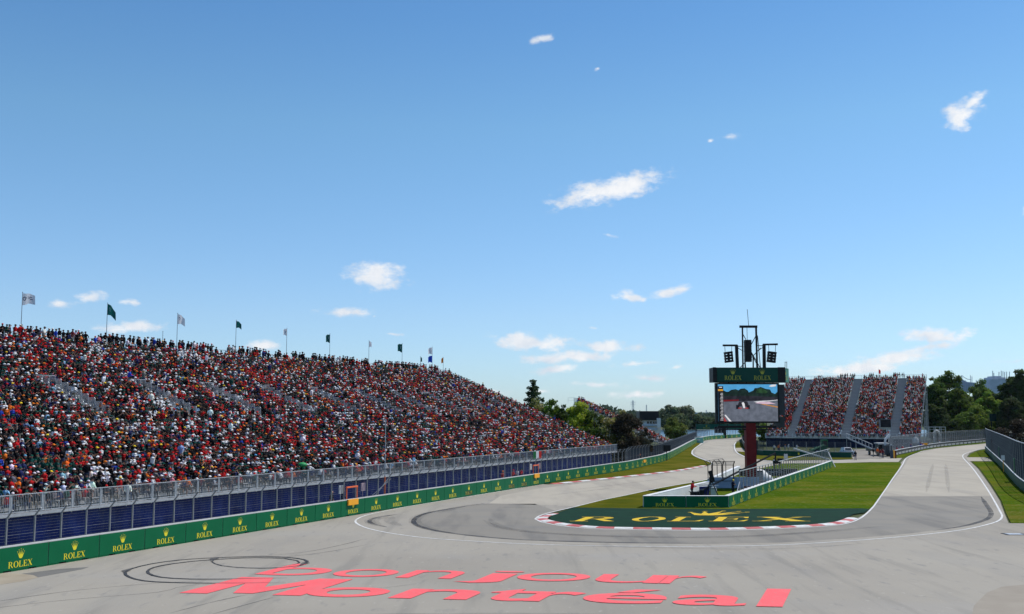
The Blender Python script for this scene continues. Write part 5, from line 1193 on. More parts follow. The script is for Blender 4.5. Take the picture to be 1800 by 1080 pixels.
# marshals near the exit road
MARS = [(1504,809.5,HI_T[0],0,(.012,.012,.013),(.012,.012,.012),'marshal in black standing at the end of the dark green wall'),
 (1535.5,803.5,HI_T[3],1.2,(.012,.012,.013),(.012,.012,.012),'person in black standing with folded arms on the exit apron'),
 (1543,802.8,HI_T[0],2.6,(.8,.13,.02),(.75,.75,.75),'marshal in bright orange overalls and white cap'),
 (1548,806,HI_T[1],2.8,(.16,.012,.02),(.02,.02,.02),'person in dark red top, left one before the truck'),
 (1552,805.8,HI_T[0],3.3,(.13,.01,.015),(.3,.02,.02),'person in maroon top and red cap before the truck')]
for x, y, m, yaw, sh, cp_, lab in MARS: add_person(m, G(x,y,.01), yaw, sh, cp_, lab, 'marshals by the exit road', 1.05)
for k, (x, sh, lab) in enumerate(((1361,(.75,.75,.75),'white-shirted person, leftmost behind the dark green wall'),(1370,(.8,.2,.04),'orange-vested marshal behind the dark green wall'),(1374.5,(.012,.012,.014),'dark-clothed person beside the orange marshal behind the green wall'),(1380,(.3,.32,.36),'grey-shirted person behind the dark green wall'),(1388,(.75,.75,.75),'white-shirted person, second in white behind the green wall'),(1404.5,(.72,.74,.8),'pale-shirted person with rucksack, rightmost behind the dark green wall'))):
    p = WY(x,795,228); add_person(HI_T[k % 4], (p.x,228+k % 3,.55), PI+.3*k, sh, CAPC[(k*3) % 5][1], lab, 'people behind the dark green wall', 1.0)
# photographers and marshals behind the left fence
for k, (x, sh, lab) in enumerate(((582,(.012,.012,.014),'photographer in black crouched behind the fence, leftmost one'),(602,(.02,.03,.07),'photographer in navy beside the orange fence window'),(883,(.6,.05,.05),'marshal in red behind the fence, left of the group'),(901,(.6,.05,.05),'marshal in red, left end of the group below the stand'),(909,(.7,.6,.6),'marshal in pale top in the group below the stand'),(916,(.55,.04,.05),'marshal in red at the right of the group below the stand'),(1119,(.5,.03,.04),'marshal in red behind the far fence beside a yellow box'),(1124,(.012,.012,.014),'person in black behind the far fence beside a yellow box'))):
    p, s = on_wall(x, 1.9); add_person(HI_T[(k*3) % 4], p+Vector((0,0,.25)), FACE+PI*0, sh, (.5,.3,.2) if k < 2 else CAPC[(k*2) % 5][1], lab, 'staff behind the trackside fence', 1.0)
# marshal posts: orange frame in the fence, orange box hung on the barrier, signal panels
for k, (x, lab) in enumerate(((618,'nearer'),(942,'farther'))):
    p, s = on_wall(x, .45); mb = MB(); w = 1.7
    mb.beam(p-D0*w/2+UPV*1.4, p-D0*w/2+UPV*2.4, .09); mb.beam(p+D0*w/2+UPV*1.4, p+D0*w/2+UPV*2.4, .09); mb.beam(p-D0*(w/2+.05)+UPV*2.38, p+D0*(w/2+.05)+UPV*2.38, .12); tag(mb.build('marshal_window', ORANGE2), 'orange frame of the marshal opening in the fence, %s one' % lab, 'frame', 'marshal openings')
    p, s = on_wall(x, 0); mb = MB(); mb.box(p+WN*.12+UPV*1.14, (1.6,.12,.44), (D0,WN,UPV)); mb.box(p+WN*.1+UPV*1.38, (1.66,.16,.04), (D0,WN,UPV)); tag(mb.build('marshal_box', ORANGE), 'orange-yellow box hung on the green barrier, %s one' % lab, 'box', 'marshal boxes')
    for dd, mt, nm in ((-1.75,GALV,'left'),(1.9,flag_mat('board%d' % k,(.55,.42,.46)),'right')):
        if k and dd > 0: dd = 1.2
        p, s = on_wall(x, .9); q = p+D0*dd; mb = MB(); mb.box(q+UPV*2.2, (.7,.08,.7), (D0,WN,UPV)); mb.beam(q-WN*.06, q-WN*.06+UPV*2.5, .05); tag(mb.build('trackside_light', mt), 'small pale signal panel on the %s of the %s orange frame' % (nm, lab), 'signal')
p, s = on_wall(1131, 0); mb = MB(); mb.box(p+WN*.2+UPV*1.05, (1.3,.12,.45), (D0,WN,UPV)); tag(mb.build('marshal_box', ORANGE), 'small yellow box hung on the far green barrier before the bushes', 'box', 'marshal boxes')
p, s = on_wall(654,1.2); mb = MB(); mb.beam(p+UPV*.9, p+D0*3.6+UPV*3.1, .05); mb.beam(p+UPV*1.3, p+D0*3.4+UPV*2.6, .04); tag(mb.build('camera_pole', GALVD), 'thin slanting poles beside the nearer orange frame', 'pole')
p, s = on_wall(676,3.5); mb = MB(); mb.tube(p, p+UPV*8.2, .05, .04, 6); mb.tube(p+UPV*.2, p+UPV*2.6, .09, .09, 6, mi=1); tag(mb.build('tall_pole', [GALV, ORANGE2]), 'tall thin grey pole with orange foot in front of the crowd', 'pole')
p, s = on_wall(945, 4.9); mb = MB()
for i, c in enumerate((0,1,2)): mb.box(S1.pt(s_at(944,0)+(i-1)*1.0,-.06,S1.z0+.62), (1.0,.02,1.0), (D0,WN,UPV), mi=i)
tag(mb.build('banner', [flag_mat('green',(.02,.2,.06)), FW, FR_]), 'green, white and red flag tied to the guard rail', 'flag')
p = S1.pt(s_at(532,1.3), 1.35, S1.z0+1.55); mb = MB(); q = [(0,0,0)]
mb.ball(p, (.42,.42,.24), 14, 8); mb.tube(p-UPV*1.1, p, .03, .03, 5); tag(mb.build('umbrella', material('green_umbrella', (.02,.28,.08), .6), smooth=True), 'bright green umbrella held up in the front rows', 'umbrella')
bpy.data.objects['umbrella'].scale = (1,1,1)

# ================================================================ vehicles
def wheel(name, c, r, w, root, axis=Vector((1,0,0))):
    mb = MB(); mb.tube(c-axis*w/2, c+axis*w/2, r, r, 14); t = mb.build('wheel', BLACK, root); m2 = MB(); m2.tube(c-axis*(w/2+.01), c+axis*(w/2+.01), r*.55, r*.55, 10); m2.build('rim', GALV, t)
GLASS = material('dark_glass', (.01,.012,.015), .08, spec=.8)
# white car seen from the front
P = WY(1489.5,797,222); P.z = 0; car = empty('parked_car', P, 'white car parked nose-on behind the dark green wall', 'car')
WPAINT = material('white_car_paint', (.7,.71,.73), .25, spec=.6)
def xs_prism(prof, y0, y1, mat, name, root, o): 
    mb = MB(); mb.prism([(o.x+x, o.y+y0, z) for x, z in prof], (0,y1-y0,0)); return mb.build(name, mat, root)
base = .15
xs_prism([(-1.0,base+.35),(-.95,base+.9),(-.88,base+1.05),(.88,base+1.05),(.95,base+.9),(1.0,base+.35),(.9,base+.2),(-.9,base+.2)], -2.2, 2.2, WPAINT, 'body', car, P)
mb = MB(); r0 = [(-.86,1.05),(.86,1.05),(.68,1.72),(-.68,1.72)]
mb.add([(P.x+x,P.y+(-1.0 if z < 1.2 else -.3),z+base) for x, z in r0]+[(P.x+x,P.y+(2.1 if z < 1.2 else 1.7),z+base) for x, z in r0], [(0,1,2,3),(7,6,5,4),(0,4,5,1),(1,5,6,2),(2,6,7,3),(3,7,4,0)]); cab = mb.build('cabin', WPAINT, car)
mb = MB(); mb.add([(P.x-.76,P.y-1.0,base+1.12),(P.x+.76,P.y-1.0,base+1.12),(P.x+.6,P.y-.42,base+1.62),(P.x-.6,P.y-.42,base+1.62)], [(0,1,2,3)]); o = mb.build('windscreen', GLASS, car); 
mb = MB(); mb.box((P.x,P.y-2.22,base+.68),(.9,.05,.22)); mb.box((P.x,P.y-2.22,base+.4),(1.3,.05,.2)); mb.build('grille', BLACK, car)
for sx in (-1,1): mb = MB(); mb.box((P.x+sx*.68,P.y-2.22,base+.76),(.36,.06,.16)); mb.build('headlight', material('lamp_glass_%d' % (sx+1), (.6,.62,.65), .1, spec=.8), car); mb = MB(); mb.box((P.x+sx*1.02,P.y-.9,base+1.15),(.2,.1,.15)); mb.build('mirror', BLACK, car)
for sx in (-1,1):
    for sy in (-1.4,1.4): wheel('w', P+Vector((sx*.85,sy,.33)), .33, .24, car)
# truck
P = G(1555,802); tr = empty('recovery_truck', P, 'dark recovery truck with pale roof parked nose-on beside the marshals', 'truck')
mb = MB(); mb.box((P.x,P.y+1.2,1.45),(2.3,2.2,1.9)); mb.box((P.x,P.y+5,1.1),(2.4,6,.5)); mb.box((P.x,P.y+.05,.62),(2.4,.3,.4)); mb.build('body', noisy('dark_truck_paint', [(.3,(.03,.035,.04)),(.7,(.06,.065,.07))], 1, 4, .35), tr)
mb = MB(); mb.box((P.x,P.y+1.4,2.68),(2.5,2.6,.16)); mb.box((P.x,P.y+.5,2.52),(2.2,.4,.2)); mb.build('roof', WCONC, tr)
mb = MB(); mb.box((P.x,P.y+.08,2.0),(2.0,.06,.75)); mb.build('windscreen', GLASS, tr)
mb = MB(); mb.box((P.x+.4,P.y+.05,1.15),(1.1,.08,.55)); mb.build('grille', GALV, tr)
for sx in (-1,1):
    mb = MB(); mb.box((P.x+sx*.9,P.y+.02,.75),(.3,.06,.2)); mb.build('headlight', WCONC, tr)
    for sy in (1.2,6.5): wheel('w', P+Vector((sx*1.0,sy,.45)), .45, .3, tr)
# white crane / hoist by the orange post
P = G(1567,803.5); P.y += 3; cr = empty('mobile_crane', P, 'white mobile crane with folded arm between the truck and the orange post', 'crane'); mb = MB()
mb.box((P.x+.2,P.y,1.3),(1.3,2.0,2.0)); mb.build('body', bpy.data.materials['cabinet_grey'], cr); mb = MB()
mb.beam((P.x-.3,P.y,1.0),(P.x-.1,P.y,3.6),.35); mb.beam((P.x-.1,P.y,3.5),(P.x+.9,P.y,4.6),.42); mb.beam((P.x+.9,P.y,4.6),(P.x+.6,P.y,3.0),.16); mb.beam((P.x+.5,P.y-.6,.8),(P.x+.9,P.y-.6,2.6),.2); mb.build('arm', WCONC, cr)
for sy in (-.8,.8): wheel('w', P+Vector((.9,sy,.4)), .4, .25, cr)
# orange post
p = G(1570,806); mb = MB(); mb.box((p.x-.25,p.y,.8),(.5,.5,1.6)); mb.box((p.x+.12,p.y-.05,.8),(.28,.5,1.62),mi=1); mb.box((p.x+.42,p.y+.02,.78),(.34,.5,1.56),mi=2)
tag(mb.build('padded_post', [noisy('slate_pad', [(.3,(.04,.06,.09)),(.7,(.06,.08,.11))], 1, 3, .7), material('amber_pad', (.9,.42,.05), .5), material('brown_pad', (.12,.02,.015), .6)]), 'orange and grey padded post where the black boards begin', 'post')
# green tractor behind the wall
P = WY(1442,795,232); P.z = 0; tc_ = empty('telehandler', P, 'green telehandler parked behind the dark green wall', 'tractor'); GRT = noisy('tractor_green', [(.3,(.01,.09,.03)),(.7,(.02,.13,.05))], 1, 3, .5)
mb = MB(); mb.box((P.x,P.y,1.2),(2.4,1.6,.9)); mb.box((P.x-1.6,P.y,1.0),(1.2,1.4,.5)); mb.build('body', GRT, tc_); mb = MB(); mb.box((P.x+.9,P.y,2.4),(1.3,1.5,1.7)); mb.build('cab', GRT, tc_)
mb = MB(); mb.box((P.x+.85,P.y-.77,2.5),(.9,.04,1.0)); mb.build('cab_window', GLASS, tc_); mb = MB(); mb.beam((P.x+.6,P.y-.9,2.2),(P.x-2.4,P.y-.9,.9),.28); mb.build('lifting_arm', material('pale_green_paint', (.25,.4,.2), .5), tc_)
for sx in (-.9,.9): wheel('w', P+Vector((sx,-.7,.6)), .6, .4, tc_, Vector((0,1,0)))
# small cars across the river
for k, x in enumerate((1207,1211.5,1216,1220.5)):
    P = WY(x,752.5,668); P.z = 0; c_r = empty('parked_car', P, ['white','pale grey','dark','silver'][k]+' car, '+ordinal(k+1)+' in the row parked on the far river bank', 'car', 'cars parked on the far river bank')
    m_ = [WPAINT, GALV, BLACK, GALV][k]; mb = MB(); mb.box((P.x,P.y,.75),(1.6 if k % 2 else 1.35,4.2,.8)); mb.build('body', m_, c_r); mb = MB(); mb.box((P.x,P.y+.2,1.4),(1.2,2.2,.6)); mb.build('cabin', m_, c_r)
# speaker box on far fence, black mast, gantry
P = G(1172,811); P += Vector((-.9,0,0)); p0 = WY(1172,788,P.y+.5); mb = MB(); mb.box(p0, (1.35,.5,1.15)); mb.beam((p0.x,p0.y+.2,0),(p0.x,p0.y+.2,p0.z),.12); tag(mb.build('black_screen_box', BLACK), 'black box mounted on the far trackside fence before the bushes', 'box')
YG = 402; a, b = WY(1223.5,755,YG), WY(1312,746,YG); ga = empty('advertising_gantry', (a.x,YG,0), 'distant dark green advertising gantry spanning the track before the river', 'gantry')
mb = MB(); mb.box(((a.x+b.x)/2,YG,(a.z+b.z)/2),(b.x-a.x,.8,b.z-a.z)); gp = mb.build('panel', noisy('gantry_green', [(.3,(.008,.09,.06)),(.7,(.012,.11,.07))], .3, 3, .5), ga)
mb = MB(); c = WY(1242,753.5,YG-.5); lay(mb, word_polys('ROLEX', .5, 2.4), (c.x-1.2,YG-.42,c.z), (1,0,0), (0,0,1), (0,-1,0), .01, .003); lay(mb, [[((x-.5)*.9,y*.8) for x, y in p] for p in CROWN], (c.x,YG-.42,c.z+.65), (1,0,0), (0,0,1), (0,-1,0), .01, .003); mb.build('lettering', YELS, gp)
mb = MB(); mb.beam((a.x,YG,0),(a.x,YG,b.z),.45); mb.beam((b.x,YG,0),(b.x,YG,b.z),.45); mb.build('leg', BLACK, ga)
p = WY(1266,770,396); mb = MB(); z1 = WY(1266,754,396).z; mb.box((p.x,396,(z1+1.5)/2+.6),(4.2,.8,z1-1.3)); mb.beam((p.x+1.7,396,0),(p.x+1.7,396,z1),1.0); tag(mb.build('back_of_screen', BLACK), 'black back of a distant screen standing before the river', 'screen')
# frame and white tents behind the right fence
p = WY(1648,768,300); fr_ = empty('scaffold_frame', (p.x,300,0), 'thin steel scaffold frame behind the far right fence', 'scaffold'); mb = MB(); x0, x1 = WY(1632,760,300).x, WY(1662,760,300).x; zt = WY(1648,751,300).z
for x in (x0,(x0*2+x1)/3,(x0+2*x1)/3,x1): mb.beam((x,300,0),(x,300,zt),.1); mb.beam((x,303,0),(x,303,zt),.1); mb.beam((x,300,zt),(x,303,zt),.08)
mb.beam((x0,300,zt),(x1,300,zt),.12); mb.beam((x0,300,zt-.7),(x1,300,zt-.7),.08); mb.beam((x0,303,zt),(x1,303,zt),.12); mb.build('frame', GALV, fr_)
p = WY(1646.5,768,304); mb = MB(); zz = WY(1646,756,304).z; q = [(p.x+.95*math.cos(t), 304, zz-1.7+1.5*math.sin(t)) for t in [PI*i/12 for i in range(13)]]
for s, e in zip(q, q[1:]): mb.tube(s, e, .26, .26, 8)
mb.beam(q[0], (q[0][0],304,0), .2); mb.beam(q[-1], (q[-1][0],304,0), .2)
tag(mb.build('inflatable_arch', WCONC, smooth=True), 'small white inflatable arch behind the far right fence', 'arch')
p = WY(1610,785,266); mb = MB(); mb.ball((p.x,266,1.9),(.9,.9,1.3),12,8); mb.box((p.x,266,.8),(2.2,1.8,1.6),mi=1); tag(mb.build('covered_equipment', [WCONC, BLACK]), 'white-topped dark equipment behind the fence below the right grandstand', 'equipment')
for k, (x, c) in enumerate(((1618,(.04,.07,.4)),(1622,(.5,.1,.1)),(1632,(.05,.05,.05)),(1651,(.7,.7,.7)),(1667,(.3,.3,.33)),(1600,(.05,.05,.2)),(1586,(.5,.04,.04)),(1577,(.4,.03,.05)))):
    q_ = min(FR, key=lambda v: abs(proj((v.x,v.y,.5))[0]-x)); p = q_*(1+(2.6+k*.3)/q_.y); add_person(HI_T[k % 4], (p.x,p.y,0), PI+.4*k, c, CAPC[(k+1) % 5][1], '%s-topped person behind the black boards, %s' % (['blue','red','black','white','grey','navy','crimson','dark red'][k], ['near the yellow light','beside the blue-topped one','right of the red-topped one','below the white arch','farthest right','left of the middle','near the crane','beside the padded post'][k]), 'people behind the black boards')
q_ = min(FR, key=lambda v: abs(proj((v.x,v.y,.5))[0]-1626)); mb = MB(); mb.box((q_.x,q_.y-.25,1.35),(.9,.3,.5)); tag(mb.build('marshal_box', ORANGE), 'small yellow box on the black boards of the right bend', 'box', 'marshal boxes')

# ================================================================ far buildings, bridge, pylons
FARB = noisy('hazy_far_building', [(.3,(.4,.45,.52)),(.7,(.5,.55,.62))], .2, 3, .7)  # distance haze mixed into the base colour as pale blue
def farbox(name, px0, px1, ytop, Y, label, cat, mat=FARB, dep=20):
    a = WY(px0,ytop,Y); b = WY(px1,ytop,Y); root = empty(name, ((a.x+b.x)/2,Y,0), label, cat); mb = MB(); mb.box(((a.x+b.x)/2,Y+dep/2,a.z/2),(b.x-a.x,dep,a.z)); mb.build('wall', mat, root); return root, a, b
farbox('office_building', 1096,1104,724.5,1500,'small grey-blue building block, left of a pair on the skyline','building'); farbox('office_building',1104,1112,726,1500,'small grey-blue building block, right of a pair on the skyline','building')
# commentary tower
Yc = 345; r_, a, b = farbox('commentary_tower', 1130,1161,739,Yc,'commentary tower with black boxed top and white lower storeys among the trees','building', mat=WCONC, dep=8)
mb = MB(); t0, t1 = WY(1123.5,723,Yc), WY(1157.5,739,Yc); mb.box(((t0.x+t1.x)/2,Yc+3.5,(t0.z+t1.z)/2),(t1.x-t0.x,9,t0.z-t1.z)); mb.build('upper_box', BLACK, r_)
for k in range(4): 
    x = WY(1139+5*k,742,Yc).x; mb = MB(); mb.box((x,Yc-.03,WY(1139,743,Yc).z),(.7,.08,.8)); mb.build('window', GLASS, r_)
mb = MB(); t0, t1 = WY(1131,749,Yc), WY(1155,747,Yc); mb.box(((t0.x+t1.x)/2,Yc-.6,t0.z+.2),(t1.x-t0.x,1.4,.4)); mb.box(((t0.x+t1.x)/2,Yc-1.2,t0.z-.9),(t1.x-t0.x,.2,.7)); mb.build('balcony', FARB, r_)
mb = MB(); t0 = WY(1159,758,Yc); mb.box((t0.x-.4,Yc-1.5,6.2),(1.2,1.2,3.0)); mb.build('end_panel', WCONC, r_)
# pylons
for px_, yt, Y, lab in ((1112.5,704,1900,'lattice pylon on the skyline above the grandstand'),(1136.3,712,1900,'thin mast on the skyline beside the commentary tower'),(1241.5,721,1900,'small thin mast above the distant bridge')):
    t = WY(px_,yt,Y); root = empty('pylon', (t.x,Y,0), lab, 'pylon'); mb = MB(); w = 3.0 if px_ < 1120 else .8
    for sx in (-1,1): mb.beam((t.x+sx*w,Y,0),(t.x+sx*.5,Y,t.z),.7)
    if w > 1:
        for k in range(6): z0 = t.z*(.3+.11*k); mb.beam((t.x-2.0,Y,z0),(t.x+2.0,Y,z0+t.z*.11),.4); mb.beam((t.x+2.0,Y,z0),(t.x-2.0,Y,z0+t.z*.11),.4)
        for zz in (.8,.9): mb.beam((t.x-5,Y,t.z*zz),(t.x+5,Y,t.z*zz),.5)
    mb.build('frame', FARB, root)
# bridge
Yb = 1700; a, b = WY(1196,727.3,Yb), WY(1345,727,Yb); br = empty('bridge', (a.x,Yb,0), 'long low bridge deck far away across the horizon', 'bridge'); mb = MB(); mb.beam(a, b, 12, 3.4); mb.build('deck', FARB, br); mb = MB()
for k in range(8): x = a.x+(b.x-a.x)*(k+.5)/8; mb.beam((x,Yb,0),(x,Yb,a.z),5)
mb.build('pier', FARB, br)
# casino-like building with masts above the right trees
Yc = 1100; cs = empty('casino_building', (WY(1703,680,Yc).x,Yc,0), 'blue-grey building with upswept roof showing above the right trees', 'building'); mb = MB()
prof = [(1690,690),(1690,665),(1694,668.5),(1700,671.5),(1708,672.5),(1716,673),(1717,690)]
mb.prism([WY(x,y,Yc) for x, y in prof], (0,20,0)); w_ = mb.build('wall', noisy('blue_glass_wall', [(.3,(.3,.37,.5)),(.7,(.42,.5,.62))], .3, 3, .4), cs)
mb = MB()
for k in range(9): x = 1691+k*3; mb.beam(WY(x,688,Yc-.5), WY(x,673 if k > 2 else 669,Yc-.5), .5)
for p, q in zip([(1690.5,660),(1695,664),(1701,667)], [(1695,664),(1701,667),(1707,667.5)]): mb.beam(WY(*p,Yc), WY(*q,Yc), .5)
for x, y in ((1706,660),(1708.5,662),(1690.6,660),(1716,668)): mb.beam(WY(x,y,Yc), WY(x,674,Yc), .45)
mb.build('roof_mast', FARB, cs)
cs = empty('casino_building', (WY(1760,680,Yc).x,Yc,0), 'stepped grey building with spiky roof masts above the right trees', 'building'); mb = MB()
for x0, x1, y, dy in ((1740,1776,667,0),(1745,1770,663.5,2),(1752,1765,661,4)): a = WY(x0,y,Yc); b = WY(x1,y,Yc); mb.box(((a.x+b.x)/2,Yc+10+dy,a.z/2),(b.x-a.x,20-dy,a.z))
mb.build('wall', FARB, cs); mb = MB()
for x in (1745,1747,1756,1760,1763,1766,1769.5,1774.5): mb.beam(WY(x,652+(x*7 % 5),Yc), WY(x,668,Yc), .55)
mb.build('roof_mast', FARB, cs)
# dark green sign in the right trees
p = WY(1751,734,346); mb = MB(); a, b = WY(1740,741,346), WY(1762,727.5,346); mb.box(((a.x+b.x)/2,346,(a.z+b.z)/2),(b.x-a.x,.3,b.z-a.z)); mb.beam((a.x+.6,346.3,0),(a.x+.6,346.3,b.z),.3); mb.beam((b.x-.6,346.3,0),(b.x-.6,346.3,b.z),.3); 
tag(mb.build('hoarding', noisy('dark_teal_board', [(.3,(.004,.04,.035)),(.7,(.006,.05,.045))], .5, 3, .6)), 'dark green hoarding standing among the right-hand trees', 'hoarding')

# ================================================================ trees
def tree(px, ytop, Y, halfw_px, kind, base_col, label, n, leaf=.45, name='tree', zb=0, ybase=None, group=None, bark=BARK, bloom=0):
    c = WY(px, ytop, Y); x0 = c.x; H_ = c.z; R_ = halfw_px*Y/F; rg = np.random.default_rng(int(px*7+ytop)); root = empty(name, (x0,Y,0), label, 'tree' if name != 'bush' else 'bush', group)
    # trunk and limbs
    mb = MB(); lean = rg.normal(0,.02,2); top = Vector((x0+lean[0]*H_, Y+lean[1]*H_, H_*.8)); tw = max(.12, H_*.022)
    p0 = Vector((x0,Y,-.1)); prev = p0
    for k in range(1,6):
        q = p0.lerp(top, k/5)+Vector((*rg.normal(0,.1,2),0)); mb.tube(prev, q, tw*(1.15-k*.19), tw*(1.15-(k+1)*.18) if k < 5 else tw*.12, 7, caps=False); prev = q
    clumps = []
    if kind == 'conifer':
        L_ = 38
        for i in range(L_):
            t = (i+.5)/L_; clumps.append((x0, Y, H_*(.12+.86*t), R_*(1-t)**.8*.6+.2, 1.0)); z = H_*(.12+.86*t)+rg.normal(0,.45); r = R_*(1-t)**.8*rg.uniform(.7,1.2)
            for a in np.arange(0, 2*PI, 2*PI/max(4,int(9*(1-t)))): 
                aa = a+rg.uniform(-.3,.3); rr = r*rg.uniform(.3,.95); clumps.append((x0+rr*math.cos(aa), Y+rr*math.sin(aa), z-rr*.12, R_*.13*(1.15-t*.7), .8)); 
                if rg.random() < .5: mb.tube((x0,Y,z), (x0+rr*math.cos(aa), Y+rr*math.sin(aa), z-rr*.1), .06, .02, 4, caps=False)
    else:
        zc = {'broad':.55,'bush':.46,'poplar':.5}[kind]; rz = {'broad':.46,'bush':.55,'poplar':.53}[kind]*H_; m = {'broad':60,'bush':50,'poplar':110}[kind]
        for i in range(m):
            v = rg.normal(0,1,3); v /= np.linalg.norm(v); rr = rg.uniform(.45,1)**.6; 
            fx = .86+.28*math.sin(3*math.atan2(v[1],v[0])+px); cxx = x0+v[0]*R_*rr*.82*fx; cyy = Y+v[1]*R_*rr*.82; czz = H_*zc+v[2]*rz*rr*.86
            sz = R_*rg.uniform(.2,.36)*(1 if kind != 'poplar' else .8); clumps.append((cxx,cyy,max(czz,sz*.4),sz,.8))
            if i % 4 == 0: mb.tube(p0.lerp(top, rg.uniform(.3,.8)), (cxx,cyy,czz), tw*.35, tw*.1, 5, caps=False)
    mb.build('trunk', bark, root)
    cl = np.array(clumps)
    if kind != 'conifer':
        zt_ = (cl[:,2]+cl[:,3]*.7*cl[:,4]).max(); cl[:,2] *= H_/zt_; wx = max(abs(cl[:,0]-x0).max()+np.median(cl[:,3])*.6, .1); cl[:,0] = x0+(cl[:,0]-x0)*R_/wx; cl[:,3] *= 1.12
    w = cl[:,3]**(1.3 if kind == 'conifer' else 2); w /= w.sum(); idx = rg.choice(len(cl), n, p=w); C_ = cl[idx]
    d = rg.normal(0,1,(n,3)); d /= np.linalg.norm(d,axis=1)[:,None]; rad = rg.uniform(.35,1.08,n)[:,None]
    P = C_[:,:3]+d*C_[:,3:4]*rad*np.stack([np.ones(n),np.ones(n),C_[:,4]],1)
    P[:,2] = np.maximum(P[:,2], .15)
    nr = d+rg.normal(0,.55,(n,3))+np.array([0,0,.35]); nr /= np.linalg.norm(nr,axis=1)[:,None]
    t1 = np.cross(nr, rg.normal(0,1,(n,3))); t1 /= np.linalg.norm(t1,axis=1)[:,None]; t2 = np.cross(nr,t1); s = (leaf*rg.uniform(.55,1.3,n))[:,None]*.5
    Q = np.stack([P-t1*s-t2*s*.3, P+t2*s*.75, P+t1*s+t2*s*.2, P-t2*s*.7], 1).reshape(-1,3)
    me = bpy.data.meshes.new('crown'); me.vertices.add(4*n); me.vertices.foreach_set('co', (Q-np.array([x0,Y,0])).reshape(-1).astype(np.float32)); me.loops.add(4*n); me.loops.foreach_set('vertex_index', np.arange(4*n,dtype=np.int32)); me.polygons.add(n); me.polygons.foreach_set('loop_start', np.arange(0,4*n,4,dtype=np.int32)); me.update(calc_edges=True)
    ct = rg.uniform(.72,1.3,len(cl))[idx]; lv_ = rg.uniform(.7,1.3,n); col = np.array(base_col)[None,:]*(ct*lv_)[:,None]; col[:,0] *= rg.uniform(.85,1.25,len(cl))[idx]
    if bloom: k = rg.random(n) < bloom; col[k] = np.array([.55,.52,.42])
    at = me.attributes.new('col','FLOAT_COLOR','FACE'); at.data.foreach_set('color', np.concatenate([col,np.ones((n,1))],1).reshape(-1).astype(np.float32)); me.materials.append(LEAF)
    o = bpy.data.objects.new('crown', me); COL.objects.link(o); o.parent = root
    return root
DG = (.1,.17,.02); MG = (.15,.23,.028); LG = (.34,.46,.04); OL = (.21,.23,.06); BR = (.05,.045,.028); FGc = (.15,.19,.1)
tree(938,669,200,56,'conifer',(.05,.09,.035),'tall dark conifer rising behind the right end of the long grandstand',16000,.42,name='pine_tree')
tree(944,702,196,24,'bush',OL,'olive flowering shrub at the foot of the tall conifer',3500,.4,name='bush',bloom=.1)
tree(972,703,194,24,'bush',DG,'dark green shrub just right of the tall conifer',5000,.42,name='bush')
tree(992,712,192,22,'bush',(.05,.085,.016),'mid green shrub between the dark shrub and the pale-topped tree',4500,.42,name='bush')
tree(1018,707,191,30,'broad',LG,'bright yellow-green tree behind the end of the long grandstand',7000,.42,bloom=.03)
tree(1042,722,190,26,'bush',(.07,.11,.018),'light green bush below the distant grandstand crowd',5000,.4,name='bush')
tree(1068,735,188,26,'bush',OL,'olive bush with pale blossom left of the dark brown bush',5000,.38,name='bush',bloom=.12)
tree(1101,727,186,36,'bush',BR,'large dark brown-green bush beyond the end of the long grandstand',11000,.36,name='bush')
tree(1090,722,191,24,'bush',OL,'olive blossoming bush behind the large dark brown bush',4500,.38,name='bush',bloom=.12)
tree(1134,752,188,13,'bush',BR,'small dark bush at the right foot of the large brown one',3500,.34,name='bush')
tree(1184,735,300,22,'broad',(.11,.15,.03),'round pale green tree beyond the distant grandstand',6500,.5)
tree(1111,735,352,15,'broad',MG,'green tree hiding the left side of the commentary tower',3500,.6)
for k, (x, y, w, Y, c, lab) in enumerate(((1178,712,17,640,FGc,'grey-green tree right of the commentary tower, taller left one'),(1205,714,21,640,FGc,'grey-green tree with broad crown right of the commentary tower'),(1165,722,13,650,FGc,'small grey-green tree close to the commentary tower'),(1192,728,24,600,(.09,.12,.05),'soft green tree below the two taller grey-green ones'),(1222,730,22,640,(.08,.115,.05),'soft green tree behind the parked cars on the far bank'),
    (1243,735,18,700,(.075,.11,.045),'low green tree behind the green gantry, left one'),(1262,735,18,700,(.075,.11,.045),'low green tree behind the green gantry, right one'),(1095,729,18,700,FGc,'low far tree left of the commentary tower'),(1072,733,18,700,FGc,'low far tree behind the distant grandstand'),(1282,737,20,720,(.07,.1,.04),'low far tree behind the big screen'),(1310,738,24,720,(.07,.1,.04),'low far tree behind the red column'))):
    tree(x,y,Y,w,'broad',c,lab,4200,1.3,group='trees on the far bank')
tree(1314,741,300,14,'broad',DG,'dark tree close behind the left of the red column',4500,.55); tree(1342,744,300,14,'broad',MG,'green tree behind the right of the red column',4500,.55)
